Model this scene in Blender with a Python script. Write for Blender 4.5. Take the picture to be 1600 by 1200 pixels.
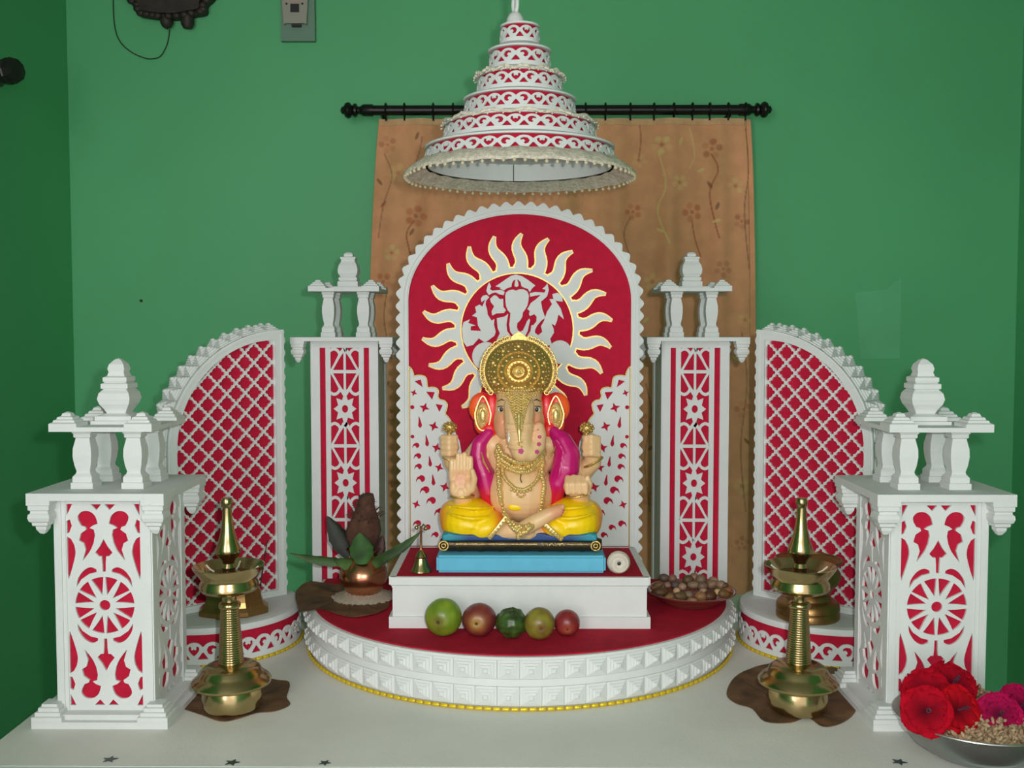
import bpy, bmesh, math, random
import numpy as np
from mathutils import Vector, Matrix, Euler
from mathutils.noise import noise as pnoise
from mathutils.geometry import delaunay_2d_cdt

for o in list(bpy.data.objects):
    bpy.data.objects.remove(o)
SC = bpy.context.scene
COL = SC.collection
PI = math.pi
T = 0.75                      # table top above the floor
random.seed(7)

# ------------------------------------------------------------------ camera
CAM_H = 0.60                  # lens above the table top
PITCH, YAW = math.radians(3.0), math.radians(0.43)
cd = bpy.data.cameras.new('camera')
cd.sensor_width = 36.0
cd.lens = 36.0
cd.clip_start = 0.02
cam = bpy.data.objects.new('camera', cd)
COL.objects.link(cam)
cam.location = (0, 0, T + CAM_H)
cam.rotation_euler = (PI / 2 - PITCH, 0, YAW)
SC.camera = cam

# ------------------------------------------------------------------ light
SC.view_settings.view_transform = 'Standard'
SC.view_settings.look = 'None'
SC.view_settings.gamma = 1.0
SC.view_settings.exposure = 0.0
SC.view_settings.use_curve_mapping = False
w = bpy.data.worlds.new('room_air')
SC.world = w
w.use_nodes = True
w.node_tree.nodes['Background'].inputs[0].default_value = (1.0, 0.955, 0.975, 1)
w.node_tree.nodes['Background'].inputs[1].default_value = 1.3


def lamp(name, kind, loc, energy, color, size=0.1, size_y=None, look=None):
    d = bpy.data.lights.new(name, kind)
    d.energy = energy
    d.color = color
    if kind == 'AREA':
        d.size = size
        if size_y:
            d.shape = 'RECTANGLE'
            d.size_y = size_y
    else:
        d.shadow_soft_size = size
    o = bpy.data.objects.new(name, d)
    COL.objects.link(o)
    o.location = loc
    if look:
        o.rotation_euler = (Vector(look) - Vector(loc)).to_track_quat('-Z', 'Y').to_euler()
    return o


# the compact camera's own flash, beside the lens
fl = lamp('camera_flash', 'SPOT', (0.045, 0.02, T + CAM_H + 0.035), 47, (0.93, 1.0, 0.96), 0.012, look=(0.0, 2.2, T + 0.47))
fl.data.spot_size = math.radians(82)
fl.data.spot_blend = 0.75
# daylight from a door on the left, behind the photographer
lamp('doorway_daylight', 'AREA', (-1.15, -0.9, T + 0.95), 30, (1.0, 0.86, 0.95), 0.9, 1.5, look=(0.1, 2.0, T + 0.4))


# ------------------------------------------------------------------ helpers
def ray(px, py):
    u, v = (px - 800) / 1600, (600 - py) / 1600
    y, z = math.cos(PITCH) + v * math.sin(PITCH), -math.sin(PITCH) + v * math.cos(PITCH)
    c, s = math.cos(YAW), math.sin(YAW)
    return (u * c - y * s, u * s + y * c, z)


def at(px, py, Y):            # photo pixel -> (x, height over table) at distance Y
    r = ray(px, py)
    t = Y / r[1]
    return r[0] * t, CAM_H + r[2] * t


def on(px, py, Z):            # photo pixel -> (x, y) on the level Z over the table
    r = ray(px, py)
    t = (Z - CAM_H) / r[2]
    return r[0] * t, r[1] * t


MATS = {}


def mat(name, col, rough=0.6, metal=0.0, bump=0.0, bscale=300.0, var=0.0, vscale=8.0, spec=0.5, attr=False,
        coat=0.0, voro=False, trans=0.0, emit=None, estr=0.0, alpha=1.0):
    m = bpy.data.materials.new(name)
    m.use_nodes = True
    nt = m.node_tree
    b = nt.nodes['Principled BSDF']
    b.inputs['Base Color'].default_value = (*col, 1)
    b.inputs['Roughness'].default_value = rough
    b.inputs['Metallic'].default_value = metal
    b.inputs['Specular IOR Level'].default_value = spec
    b.inputs['Coat Weight'].default_value = coat
    b.inputs['Transmission Weight'].default_value = trans
    b.inputs['Alpha'].default_value = alpha
    if emit:
        b.inputs['Emission Color'].default_value = (*emit, 1)
        b.inputs['Emission Strength'].default_value = estr
    tc = nt.nodes.new('ShaderNodeTexCoord')
    src = None
    if attr:
        a = nt.nodes.new('ShaderNodeAttribute')
        a.attribute_name = 'Col'
        src = a.outputs['Color']
    if var > 0:
        n = nt.nodes.new('ShaderNodeTexNoise')
        n.inputs['Scale'].default_value = vscale
        n.inputs['Detail'].default_value = 6
        nt.links.new(tc.outputs['Object'], n.inputs['Vector'])
        r = nt.nodes.new('ShaderNodeMapRange')
        r.inputs[1].default_value = 0.25
        r.inputs[2].default_value = 0.75
        r.inputs[3].default_value = 1 - var
        r.inputs[4].default_value = 1 + var
        nt.links.new(n.outputs['Fac'], r.inputs[0])
        mx = nt.nodes.new('ShaderNodeVectorMath')
        mx.operation = 'SCALE'
        if src:
            nt.links.new(src, mx.inputs[0])
        else:
            mx.inputs[0].default_value = col
        nt.links.new(r.outputs[0], mx.inputs['Scale'])
        src = mx.outputs[0]
    if src:
        nt.links.new(src, b.inputs['Base Color'])
    if bump > 0:
        if voro:
            n = nt.nodes.new('ShaderNodeTexVoronoi')
            out = n.outputs['Color']
        else:
            n = nt.nodes.new('ShaderNodeTexNoise')
            n.inputs['Detail'].default_value = 3
            out = n.outputs['Fac']
        n.inputs['Scale'].default_value = bscale
        nt.links.new(tc.outputs['Object'], n.inputs['Vector'])
        bp = nt.nodes.new('ShaderNodeBump')
        bp.inputs['Strength'].default_value = bump
        bp.inputs['Distance'].default_value = 0.002
        nt.links.new(out, bp.inputs['Height'])
        nt.links.new(bp.outputs[0], b.inputs['Normal'])
    MATS[name] = m
    return m


mat('foam', (0.70, 0.715, 0.70), 0.75, bump=0.25, bscale=900, var=0.03, vscale=30)
mat('foam_seam', (0.10, 0.10, 0.09), 0.9)
mat('red', (0.50, 0.010, 0.040), 0.85, bump=0.35, bscale=1400, var=0.12, vscale=60, spec=0.2)
mat('red_cloth', (0.44, 0.012, 0.034), 0.9, bump=0.5, bscale=900, var=0.15, vscale=40, spec=0.15)
mat('wall', (0.100, 0.465, 0.190), 0.55, bump=0.08, bscale=60, var=0.05, vscale=2.2)
mat('ceiling', (0.6, 0.62, 0.58), 0.9)
mat('floor', (0.24, 0.20, 0.17), 0.5, var=0.15, vscale=3)
mat('table_white', (0.72, 0.71, 0.66), 0.6, bump=0.15, bscale=250, var=0.06, vscale=9)
mat('table_edge', (0.62, 0.72, 0.66), 0.6, var=0.05)
mat('wood_dark', (0.09, 0.045, 0.025), 0.5, var=0.3, vscale=20)
mat('glitter', (0.46, 0.33, 0.11), 0.36, metal=0.7, bump=1.0, bscale=900, voro=True)
mat('gold', (0.62, 0.42, 0.13), 0.36, metal=0.75, bump=0.6, bscale=260)
mat('gold_fine', (0.86, 0.62, 0.24), 0.32, metal=0.65, bump=0.3, bscale=300)
mat('brass', (0.46, 0.35, 0.17), 0.20, metal=1.0, bump=0.05, bscale=120, var=0.12, vscale=30)
mat('brass_old', (0.34, 0.19, 0.07), 0.35, metal=0.9, bump=0.1, bscale=150, var=0.2, vscale=40)
mat('copper', (0.60, 0.27, 0.15), 0.24, metal=1.0, bump=0.05, bscale=90, var=0.1, vscale=25)
mat('steel', (0.42, 0.42, 0.40), 0.38, metal=0.9, bump=0.05, bscale=60, var=0.1, vscale=20)
mat('iron', (0.012, 0.010, 0.010), 0.35, metal=0.3)
mat('yellow_foil', (0.85, 0.62, 0.02), 0.3, metal=0.35, bump=0.4, bscale=400)
mat('yellow_tape', (0.42, 0.27, 0.04), 0.45, metal=0.2)
mat('skin', (0.8, 0.5, 0.3), 0.42, attr=True, coat=0.15)
mat('paint', (0.8, 0.5, 0.3), 0.40, attr=True, coat=0.15, bump=0.08, bscale=120)
mat('magenta', (0.42, 0.008, 0.16), 0.35, attr=True, coat=0.2)
mat('eye_white', (0.78, 0.74, 0.70), 0.2)
mat('eye_dark', (0.03, 0.015, 0.012), 0.2)
mat('pink_paint', (0.62, 0.05, 0.26), 0.4)
mat('blue_foam', (0.115, 0.47, 0.66), 0.7, bump=0.2, bscale=600, var=0.06, vscale=25)
mat('blue_cushion', (0.012, 0.10, 0.28), 0.5, attr=True, bump=0.1, bscale=200)
mat('bolster', (0.055, 0.040, 0.022), 0.28, metal=0.6, bump=0.3, bscale=250, var=0.3, vscale=60)
mat('leaf_dry', (0.115, 0.062, 0.030), 0.75, bump=0.5, bscale=90, var=0.35, vscale=18, attr=True)
mat('leaf', (0.035, 0.095, 0.025), 0.6, attr=True, bump=0.15, bscale=120, var=0.2, vscale=40)
mat('coconut', (0.075, 0.030, 0.017), 0.9, bump=1.0, bscale=160, var=0.45, vscale=70)
mat('rice', (0.42, 0.36, 0.28), 0.8, var=0.2, vscale=200)
mat('fruit', (0.3, 0.4, 0.1), 0.38, attr=True, bump=0.12, bscale=160, var=0.16, vscale=55, coat=0.1)
mat('stalk', (0.06, 0.04, 0.02), 0.8)
mat('tray', (0.36, 0.10, 0.07), 0.12, trans=0.55, coat=0.3)
mat('nut', (0.3, 0.2, 0.1), 0.55, attr=True, bump=0.3, bscale=200, var=0.25, vscale=90)
mat('shell', (0.66, 0.60, 0.50), 0.45, bump=0.3, bscale=150, var=0.08, vscale=50)
mat('petal_red', (0.50, 0.006, 0.035), 0.85, attr=True, spec=0.12, bump=0.25, bscale=120, var=0.2, vscale=60)
mat('garland', (0.52, 0.36, 0.24), 0.8, attr=True, var=0.2, vscale=90)
mat('clay_dark', (0.030, 0.020, 0.016), 0.6, bump=0.6, bscale=40, var=0.5, vscale=25)
mat('wire', (0.02, 0.035, 0.025), 0.6)
mat('switch', (0.34, 0.33, 0.27), 0.4)
mat('switch_board', (0.15, 0.27, 0.19), 0.5)
mat('black', (0.012, 0.011, 0.010), 0.4)
mat('led_red', (0.6, 0.01, 0.03), 0.3, emit=(1.0, 0.01, 0.06), estr=0.8)
mat('led_glow', (1.0, 0.5, 0.1), 0.3, emit=(1.0, 0.45, 0.03), estr=1.2)
mat('star', (0.018, 0.045, 0.040), 0.4)
mat('pearl', (0.82, 0.72, 0.52), 0.12, metal=0.35)
mat('lace_trim', (0.72, 0.65, 0.53), 0.7, bump=0.6, bscale=500, var=0.35, vscale=160)
mat('chain_white', (0.72, 0.74, 0.72), 0.45)
mat('plum', (0.10, 0.03, 0.06), 0.6)


class MB:
    """collects geometry for one mesh"""
    def __init__(s):
        s.v, s.f, s.sm = [], [], []

    def add(s, v, f, M=None, smooth=False):
        n = len(s.v)
        if M is not None:
            v = [tuple(M @ Vector(p)) for p in v]
        s.v += [tuple(p) for p in v]
        s.f += [tuple(i + n for i in q) for q in f]
        s.sm += [smooth] * len(f)
        return s

    def box(s, c, d, M=None):
        x, y, z = c
        a, b, e = d[0] / 2, d[1] / 2, d[2] / 2
        v = [(x + i * a, y + j * b, z + k * e) for k in (-1, 1) for j in (-1, 1) for i in (-1, 1)]
        f = [(0, 2, 3, 1), (4, 5, 7, 6), (0, 1, 5, 4), (2, 6, 7, 3), (0, 4, 6, 2), (1, 3, 7, 5)]
        return s.add(v, f, M)

    def lathe(s, prof, n=32, M=None, smooth=True, a0=0.0, square=False, a1=None, cap=True):
        """prof [(r, z)] turned around Z; square=True makes a four-sided moulding (r = half width)"""
        if square:
            n, k, off = 4, math.sqrt(2), PI / 4
            smooth = False
        else:
            k, off = 1.0, a0
        v, f = [], []
        m = len(prof)
        full = a1 is None
        span = 2 * PI if full else a1
        cols = n if full else n + 1
        for r, z in prof:
            for i in range(cols):
                a = off + span * i / n
                v.append((r * k * math.cos(a), r * k * math.sin(a), z))
        for j in range(m - 1):
            for i in range(n):
                i2 = (i + 1) % cols
                f.append((j * cols + i, j * cols + i2, (j + 1) * cols + i2, (j + 1) * cols + i))
        if full and cap:
            if prof[0][0] > 1e-6:
                f.append(tuple(reversed(range(n))))
            if prof[-1][0] > 1e-6:
                f.append(tuple((m - 1) * n + i for i in range(n)))
        return s.add(v, f, M, smooth)

    def tube(s, pts, r, n=8, closed=False, smooth=True, cap=True, flat=1.0):
        pts = [Vector(p) for p in pts]
        m = len(pts)
        rs = r if isinstance(r, (list, tuple)) else [r] * m
        v, f = [], []
        prev = None
        for i, p in enumerate(pts):
            a = pts[(i - 1) % m] if (closed or i > 0) else p
            b = pts[(i + 1) % m] if (closed or i < m - 1) else p
            d = (b - a)
            d = d.normalized() if d.length > 1e-9 else Vector((0, 0, 1))
            if prev is None:
                up = Vector((0, 1, 0)) if abs(d.y) < 0.9 else Vector((0, 0, 1))
                u = d.cross(up).normalized()
            else:
                u = (prev - d * prev.dot(d))
                u = u.normalized() if u.length > 1e-9 else d.orthogonal().normalized()
            prev = u
            w_ = d.cross(u)
            for k in range(n):
                t = 2 * PI * k / n
                v.append(tuple(p + u * math.cos(t) * rs[i] + w_ * math.sin(t) * rs[i] * flat))
        for i in range(m if closed else m - 1):
            j = (i + 1) % m
            for k in range(n):
                k2 = (k + 1) % n
                f.append((i * n + k, i * n + k2, j * n + k2, j * n + k))
        if cap and not closed:
            f.append(tuple(reversed(range(n))))
            f.append(tuple((m - 1) * n + k for k in range(n)))
        return s.add(v, f, None, smooth)

    def ball(s, c, r, nu=16, nv=10, R=None, smooth=True):
        if not isinstance(r, (list, tuple)):
            r = (r, r, r)
        v = [(0, 0, -1)]
        for j in range(1, nv):
            ph = -PI / 2 + PI * j / nv
            for i in range(nu):
                t = 2 * PI * i / nu
                v.append((math.cos(ph) * math.cos(t), math.cos(ph) * math.sin(t), math.sin(ph)))
        v.append((0, 0, 1))
        f = []
        for i in range(nu):
            f.append((0, 1 + (i + 1) % nu, 1 + i))
        for j in range(nv - 2):
            for i in range(nu):
                a, b = 1 + j * nu + i, 1 + j * nu + (i + 1) % nu
                f.append((a, b, b + nu, a + nu))
        l = len(v) - 1
        for i in range(nu):
            f.append((l, l - nu + i, l - nu + (i + 1) % nu))
        M = Matrix.Translation(Vector(c)) @ (R.to_4x4() if R is not None else Matrix.Identity(4)) @ Matrix.Diagonal((*r, 1))
        return s.add(v, f, M, smooth)

    def chain(s, pts, rs, sub=6):
        """limb: spheres at the joints and tapering tubes between (for remeshing)"""
        for p, r in zip(pts, rs):
            s.ball(p, r, 14, 9)
        for i in range(len(pts) - 1):
            s.tube([pts[i], pts[i + 1]], [rs[i], rs[i + 1]], 14)
        return s

    def sheet(s, loops, y0, y1, M=None, fn=None):
        """loops: closed polygons in the XZ plane (even-odd holes), thick from y0 (front) to y1 (back)"""
        pts, fc = [], []
        for lp in loops:
            n0 = len(pts)
            pts += [Vector((q[0], q[1])) for q in lp]
            fc.append(list(range(n0, len(pts))))
        eg = [(l_[i - 1], l_[i]) for l_ in fc for i in range(len(l_))]
        vo, _, tri, _, _, _ = delaunay_2d_cdt(pts, eg, [], 0, 1e-7, False)
        cen = np.array([[sum(vo[i].x for i in t) / len(t), sum(vo[i].y for i in t) / len(t)] for t in tri])
        ins = np.zeros(len(cen), dtype=bool)           # even-odd test of each triangle
        for i, j in eg:
            (ax, ay), (bx_, by_) = pts[i], pts[j]
            if ay != by_:
                ins ^= ((ay > cen[:, 1]) != (by_ > cen[:, 1])) & (cen[:, 0] < (bx_ - ax) * (cen[:, 1] - ay) / (by_ - ay) + ax)
        tri = [t for t, k in zip(tri, ins) if k]
        n = len(vo)
        v = [(p.x, y0, p.y) for p in vo] + [(p.x, y1, p.y) for p in vo]
        f, ed = [], {}
        for t in tri:
            t = list(t)
            ar = sum(vo[t[i - 1]].x * vo[t[i]].y - vo[t[i]].x * vo[t[i - 1]].y for i in range(len(t)))
            if ar < 0:
                t.reverse()
            f.append(tuple(t))
            f.append(tuple(n + i for i in reversed(t)))
            for i in range(len(t)):
                ed[(t[i - 1], t[i])] = 1
        for (i, j) in ed:
            if (j, i) not in ed:
                f.append((j, i, n + i, n + j))
        if fn:
            v = [fn(p) for p in v]
        return s.add(v, f, M)

    def map(s, fn):
        s.v = [tuple(fn(p)) for p in s.v]
        return s

    def join(s, o, M=None):
        n = len(s.v)
        s.v += [tuple(M @ Vector(p)) if M is not None else p for p in o.v]
        s.f += [tuple(i + n for i in q) for q in o.f]
        s.sm += o.sm
        return s

    def mesh(s, name, m, sharp=40, weld=False):
        me = bpy.data.meshes.new(name)
        me.from_pydata(s.v, [], s.f)
        me.materials.append(MATS[m])
        me.polygons.foreach_set('use_smooth', s.sm)
        if weld:
            b = bmesh.new()
            b.from_mesh(me)
            bmesh.ops.remove_doubles(b, verts=b.verts, dist=1e-6)
            b.to_mesh(me)
            b.free()
        if any(s.sm):
            me.set_sharp_from_angle(angle=math.radians(sharp))
        me.update()
        return me

    def build(s, name, m, parent=None, loc=None, rot=None, sharp=40, weld=False):
        return link(name, s.mesh(name, m, sharp, weld), parent, loc, rot)


def link(name, me, parent=None, loc=None, rot=None):
    o = bpy.data.objects.new(name, me)
    COL.objects.link(o)
    if parent:
        o.parent = parent
    if loc:
        o.location = loc
    if rot:
        o.rotation_euler = rot
    return o


def tag(o, label=None, cat=None, group=None, kind=None):
    if label:
        o['label'] = label
    if cat:
        o['category'] = cat
    if group:
        o['group'] = group
    if kind:
        o['kind'] = kind
    return o


def thing(name, label, cat, loc=(0, 0, 0), rz=0.0, group=None):
    o = bpy.data.objects.new(name, None)
    o.empty_display_size = 0.05
    COL.objects.link(o)
    o.location = loc
    o.rotation_euler = (0, 0, rz)
    return tag(o, label, cat, group)


def paint(o, fn):
    """vertex colours = the thing's own painted colours; fn(x, y, z) -> linear rgb"""
    me = o.data
    at_ = me.color_attributes.new('Col', 'FLOAT_COLOR', 'POINT')
    buf = np.ones((len(me.vertices), 4), dtype=np.float32)
    for i, v in enumerate(me.vertices):
        buf[i, :3] = fn(*v.co)
    at_.data.foreach_set('color', buf.ravel())
    return o


def mixc(a, b, t):
    t = max(0.0, min(1.0, t))
    return tuple(p + (q - p) * t for p, q in zip(a, b))


def lin(r, g, b):
    return tuple((c / 255 / 12.92 if c / 255 <= 0.04045 else ((c / 255 + 0.055) / 1.055) ** 2.4) for c in (r, g, b))


def remesh(mb, name, m, parent, vox=0.0022, smooth=4):
    """melts overlapping volumes into one continuous skin"""
    me = mb.mesh(name, m)
    o = link(name, me)
    r = o.modifiers.new('r', 'REMESH')
    r.mode = 'VOXEL'
    r.voxel_size = vox
    r.use_smooth_shade = True
    if smooth:
        sm = o.modifiers.new('s', 'SMOOTH')
        sm.factor = 0.5
        sm.iterations = smooth
    dg = bpy.context.evaluated_depsgraph_get()
    nm = bpy.data.meshes.new_from_object(o.evaluated_get(dg))
    o.modifiers.clear()
    o.data = nm
    bpy.data.meshes.remove(me)
    nm.name = name
    if not nm.materials:
        nm.materials.append(MATS[m])
    o.parent = parent
    return o


def circ(cx, cy, r, n=24, a0=0.0, ry=None):
    ry = ry or r
    return [(cx + r * math.cos(a0 + 2 * PI * i / n), cy + ry * math.sin(a0 + 2 * PI * i / n)) for i in range(n)]


def rect(x0, y0, x1, y1):
    return [(x0, y0), (x1, y0), (x1, y1), (x0, y1)]


def stroke(pts, wd):
    """outline of a thick open polyline"""
    ws = wd if isinstance(wd, (list, tuple)) else [wd] * len(pts)
    L, R_ = [], []
    m = len(pts)
    for i, p in enumerate(pts):
        a, b = pts[max(i - 1, 0)], pts[min(i + 1, m - 1)]
        dx, dy = b[0] - a[0], b[1] - a[1]
        l = math.hypot(dx, dy) or 1
        nx, ny = -dy / l, dx / l
        L.append((p[0] + nx * ws[i] / 2, p[1] + ny * ws[i] / 2))
        R_.append((p[0] - nx * ws[i] / 2, p[1] - ny * ws[i] / 2))
    return L + R_[::-1]


def smoothline(pts, n=6, closed=False):
    """Catmull-Rom through 2-D or 3-D points"""
    m = len(pts)
    out = []
    rng = range(m if closed else m - 1)
    for i in rng:
        g = lambda k: pts[k % m] if closed else pts[max(0, min(m - 1, k))]
        p0, p1, p2, p3 = g(i - 1), g(i), g(i + 1), g(i + 2)
        for j in range(n):
            t = j / n
            out.append(tuple(0.5 * (2 * b + (c - a) * t + (2 * a - 5 * b + 4 * c - d) * t * t + (3 * b - a - 3 * c + d) * t ** 3)
                             for a, b, c, d in zip(p0, p1, p2, p3)))
    if not closed:
        out.append(tuple(pts[-1]))
    return out


def clip_convex(poly, reg):
    """Sutherland-Hodgman: poly clipped by a convex counter-clockwise region"""
    out = poly
    for i in range(len(reg)):
        a, b = reg[i], reg[(i + 1) % len(reg)]
        ins = lambda p: (b[0] - a[0]) * (p[1] - a[1]) - (b[1] - a[1]) * (p[0] - a[0]) >= 0
        res = []
        for k in range(len(out)):
            p, q = out[k - 1], out[k]
            ip, iq = ins(p), ins(q)
            if ip != iq:
                d1 = (b[0] - a[0]) * (p[1] - a[1]) - (b[1] - a[1]) * (p[0] - a[0])
                d2 = (b[0] - a[0]) * (q[1] - a[1]) - (b[1] - a[1]) * (q[0] - a[0])
                t = d1 / (d1 - d2)
                res.append((p[0] + (q[0] - p[0]) * t, p[1] + (q[1] - p[1]) * t))
            if iq:
                res.append(q)
        out = res
        if len(out) < 3:
            return []
    return out


def area(p):
    return 0.5 * sum(p[i - 1][0] * p[i][1] - p[i][0] * p[i - 1][1] for i in range(len(p)))


# ------------------------------------------------------------------ the room
XL, XR, YB, YF, ZC = -1.288, 1.422, 2.95, -1.6, 2.75


def struct(name, c, d, m):
    o = MB().box((0, 0, 0), d).build(name, m, None, c)
    o['kind'] = 'structure'
    return o


struct('floor', ((XL + XR) / 2, (YB + YF) / 2, -0.05), (XR - XL + 0.4, YB - YF + 0.4, 0.1), 'floor')
struct('ceiling', ((XL + XR) / 2, (YB + YF) / 2, ZC + 0.05), (XR - XL + 0.4, YB - YF + 0.4, 0.1), 'ceiling')
struct('wall_back', ((XL + XR) / 2, YB + 0.05, ZC / 2), (XR - XL + 0.4, 0.1, ZC), 'wall')
struct('wall_left', (XL - 0.05, (YB + YF) / 2, ZC / 2), (0.1, YB - YF, ZC), 'wall')
struct('wall_right', (XR + 0.05, (YB + YF) / 2, ZC / 2), (0.1, YB - YF, ZC), 'wall')

mat('wall_patch', (0.125, 0.50, 0.24), 0.5, bump=0.08, bscale=60, var=0.08, vscale=9)
wb = bpy.data.objects['wall_back']
x0_, z0_ = at(1345, 560, YB)
x1_, z1_ = at(1408, 452, YB)
m = MB().sheet([[(x0_, z0_), (x1_, z0_), (x1_, z1_ + 0.03), (x1_ - 0.02, z1_ + 0.02), (x1_ - 0.04, z1_), (x0_ - 0.02, z1_ - 0.01)]], -0.0006, 0.0)
m.map(lambda p: (p[0] - wb.location.x, p[1] - 0.05, p[2] + T - wb.location.z))
m.build('touch_up_patch', 'wall_patch', wb)

# ------------------------------------------------------------------ the table
TX, TY0, TY1 = 0.762, 1.378, 2.305
tb = thing('display_table', 'wide table with a plain off-white top carrying the whole shrine', 'table', (0, TY0, 0))
m = MB()
m.box((0, (TY1 - TY0) / 2, T - 0.011), (2 * TX, TY1 - TY0, 0.022))
m.build('table_top', 'table_white', tb)
m = MB()
m.box((0, -0.004, T - 0.014), (2 * TX, 0.008, 0.027))
m.build('edge_strip', 'table_edge', tb)
for sx in (-1, 1):
    for sy in (0.05, TY1 - TY0 - 0.05):
        MB().box((sx * (TX - 0.05), sy, (T - 0.022) / 2), (0.055, 0.055, T - 0.022)).build('leg', 'wood_dark', tb)
MB().box((0, 0.05, T - 0.07), (2 * TX - 0.16, 0.025, 0.09)).build('apron', 'wood_dark', tb)
for i, (px, py, r, lab) in enumerate(((172, 1187, 0.011, 'dark green star sticker in front of the pillar at left'),
                                      (360, 1196, 0.011, 'dark star sticker at the table edge below the left oil lamp'),
                                      (505, 1198, 0.009, 'dark star sticker on the table edge, nearest the middle'),
                                      (1405, 1191, 0.011, 'dark green star sticker beside the steel flower bowl'))):
    x, y = on(px, py, 0)
    y = max(y, TY0 + 0.012)
    pts = [((r if k % 2 == 0 else r * 0.45) * math.sin(PI * k / 5 + 0.2 * i), (r if k % 2 == 0 else r * 0.45) * math.cos(PI * k / 5 + 0.2 * i)) for k in range(10)]
    m = MB().sheet([pts], 0, 0.0008)
    m.map(lambda p: (p[0], p[2], p[1] + 0.0002))
    tag(m.build('star_sticker', 'star', None, (x, y, T)), lab, 'sticker', 'star stickers on the table')

# ------------------------------------------------------------------ lace tile
def lace_tile():
    def loop(cx, t):
        return (cx + 0.42 * math.cos(t), 0.56 + 0.42 * math.sin(t))
    top = []
    for c, a, b in ((0.4, None, None), (1.2, None, None), (2.0, None, None), (2.8, None, None)):
        for k in range(0, 13):
            t = PI * (1 - k / 12)
            x, y = loop(c, t)
            if 0.2 <= x <= 2.6 and abs(x - c) <= 0.4:
                top.append((x, y))
    outl = [(0.2, 0.0)] + [(0.2 + 2.4 * k / 12, 0.0) for k in range(1, 13)] + [(2.6, 0.93)] + [p for p in reversed(top) if 0.2 < p[0] < 2.6] + [(0.2, 0.93)]
    holes = []
    for c, flip in ((0.4, 1), (2.0, -1)):
        holes.append([(c + flip * x * 1.28, 0.56 + y * 1.3) for x, y in ((-0.02, 0.2), (0.12, 0.17), (0.185, 0.03), (0.14, -0.12), (0.03, -0.17), (-0.03, -0.1), (0.03, -0.02), (-0.02, 0.07), (-0.14, 0.05), (-0.13, 0.14))])
    holes.append([(1.2 + x, y) for x, y in ((0, 0.3), (0.13, 0.42), (0.23, 0.58), (0.24, 0.72), (0.17, 0.8), (0.1, 0.75), (0.12, 0.65), (0.07, 0.6), (0, 0.66),
                                            (-0.07, 0.6), (-0.12, 0.65), (-0.1, 0.75), (-0.17, 0.8), (-0.24, 0.72), (-0.23, 0.58), (-0.13, 0.42))])
    for c in (0.8, 1.6, 2.4):
        holes.append([(c - 0.24, 0.13), (c + 0.24, 0.13), (c + 0.03, 0.47), (c - 0.03, 0.47)])
    return [outl] + holes


TILE = MB().sheet(lace_tile(), -0.5, 0.5)


def lace_ring(r0, r1, z0, z1, ntile, thick, a0=0.0, a1=2 * PI):
    """lace wrapped on a band; r0 radius at the bottom z0, r1 at the top z1"""
    m = MB()
    for k in range(ntile):
        for_t = MB().join(TILE)

        def fn(p, k=k):
            u = (k + (p[0] - 0.2) / 2.4) / ntile
            a = a0 + (a1 - a0) * u
            t = p[2]
            r = r0 + (r1 - r0) * t - p[1] * thick
            return (r * math.cos(a), r * math.sin(a), z0 + (z1 - z0) * t)
        m.join(for_t.map(fn))
    return m


# ------------------------------------------------------------------ stud (stepped pyramid of foam)
def stud_mesh(wd, ht, depth, steps=4):
    m = MB()
    prof = []
    for k in range(steps):
        f0 = 1 - k / steps
        prof += [(f0 / 2, k / steps), (f0 / 2, (k + 0.55) / steps)]
    prof.append((0.06, 1.0))
    m.lathe(prof, square=True)
    m.map(lambda p: (p[0] * wd, -p[2] * depth, p[1] * ht))
    return m.mesh('stud', 'foam')


def bead_mesh(l, h, d):
    m = MB()
    m.tube([(-l / 2, 0, 0), (-l * 0.36, 0, 0), (l * 0.36, 0, 0), (l / 2, 0, 0)], [h * 0.32, h * 0.5, h * 0.5, h * 0.32], 8, flat=d / h)
    return m.mesh('trim_bead', 'yellow_foil')


# ------------------------------------------------------------------ main platform
PR, PYC, PH = 0.405, 1.995, 0.086
pf = thing('round_platform', 'large half-round white stepped platform covered with red cloth on top', 'platform', (0, PYC, T))


def dshape(r, back, n=72):
    return [(r * math.cos(PI + PI * i / n), r * math.sin(PI + PI * i / n)) for i in range(n + 1)] + [(r, back), (-r, back)]


def prism_z(poly, z0, z1, m=None):
    m = m or MB()
    n = len(poly)
    v = [(x, y, z0) for x, y in poly] + [(x, y, z1) for x, y in poly]
    f = [tuple(reversed(range(n))), tuple(range(n, 2 * n))] + [(i, (i + 1) % n, n + (i + 1) % n, n + i) for i in range(n)]
    return m.add(v, f)


BACK = 0.098
prism_z(dshape(PR - 0.004, BACK), 0, PH - 0.002).build('core', 'foam', pf)
m = prism_z(dshape(PR + 0.003, BACK), 0.0, 0.006)
prism_z(dshape(PR + 0.002, BACK), 0.0385, 0.050, m)
prism_z(dshape(PR + 0.001, BACK), PH - 0.006, PH - 0.001, m)
m.build('ledge', 'foam', pf)
prism_z(dshape(PR - 0.006, BACK - 0.002), PH - 0.001, PH + 0.0015).build('cloth_cover', 'red_cloth', pf)
NST = 36
sm_up = stud_mesh(PI * PR / NST * 0.99, 0.030, 0.013)
sm_lo = stud_mesh(PI * PR / NST * 0.99, 0.031, 0.012)
for k in range(NST):
    a = PI + PI * (k + 0.5) / NST
    for zc, sm_ in ((0.0655, sm_up), (0.0225, sm_lo)):
        link('stud', sm_, pf, ((PR + 0.0005) * math.cos(a), (PR + 0.0005) * math.sin(a), zc), (0, 0, a + PI / 2))
m = MB()
for r_, z0, z1 in ((PR + 0.0045, 0.0, 0.0058),):
    prism_z(dshape(r_, BACK - 0.01), z0, z1, m)
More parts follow.
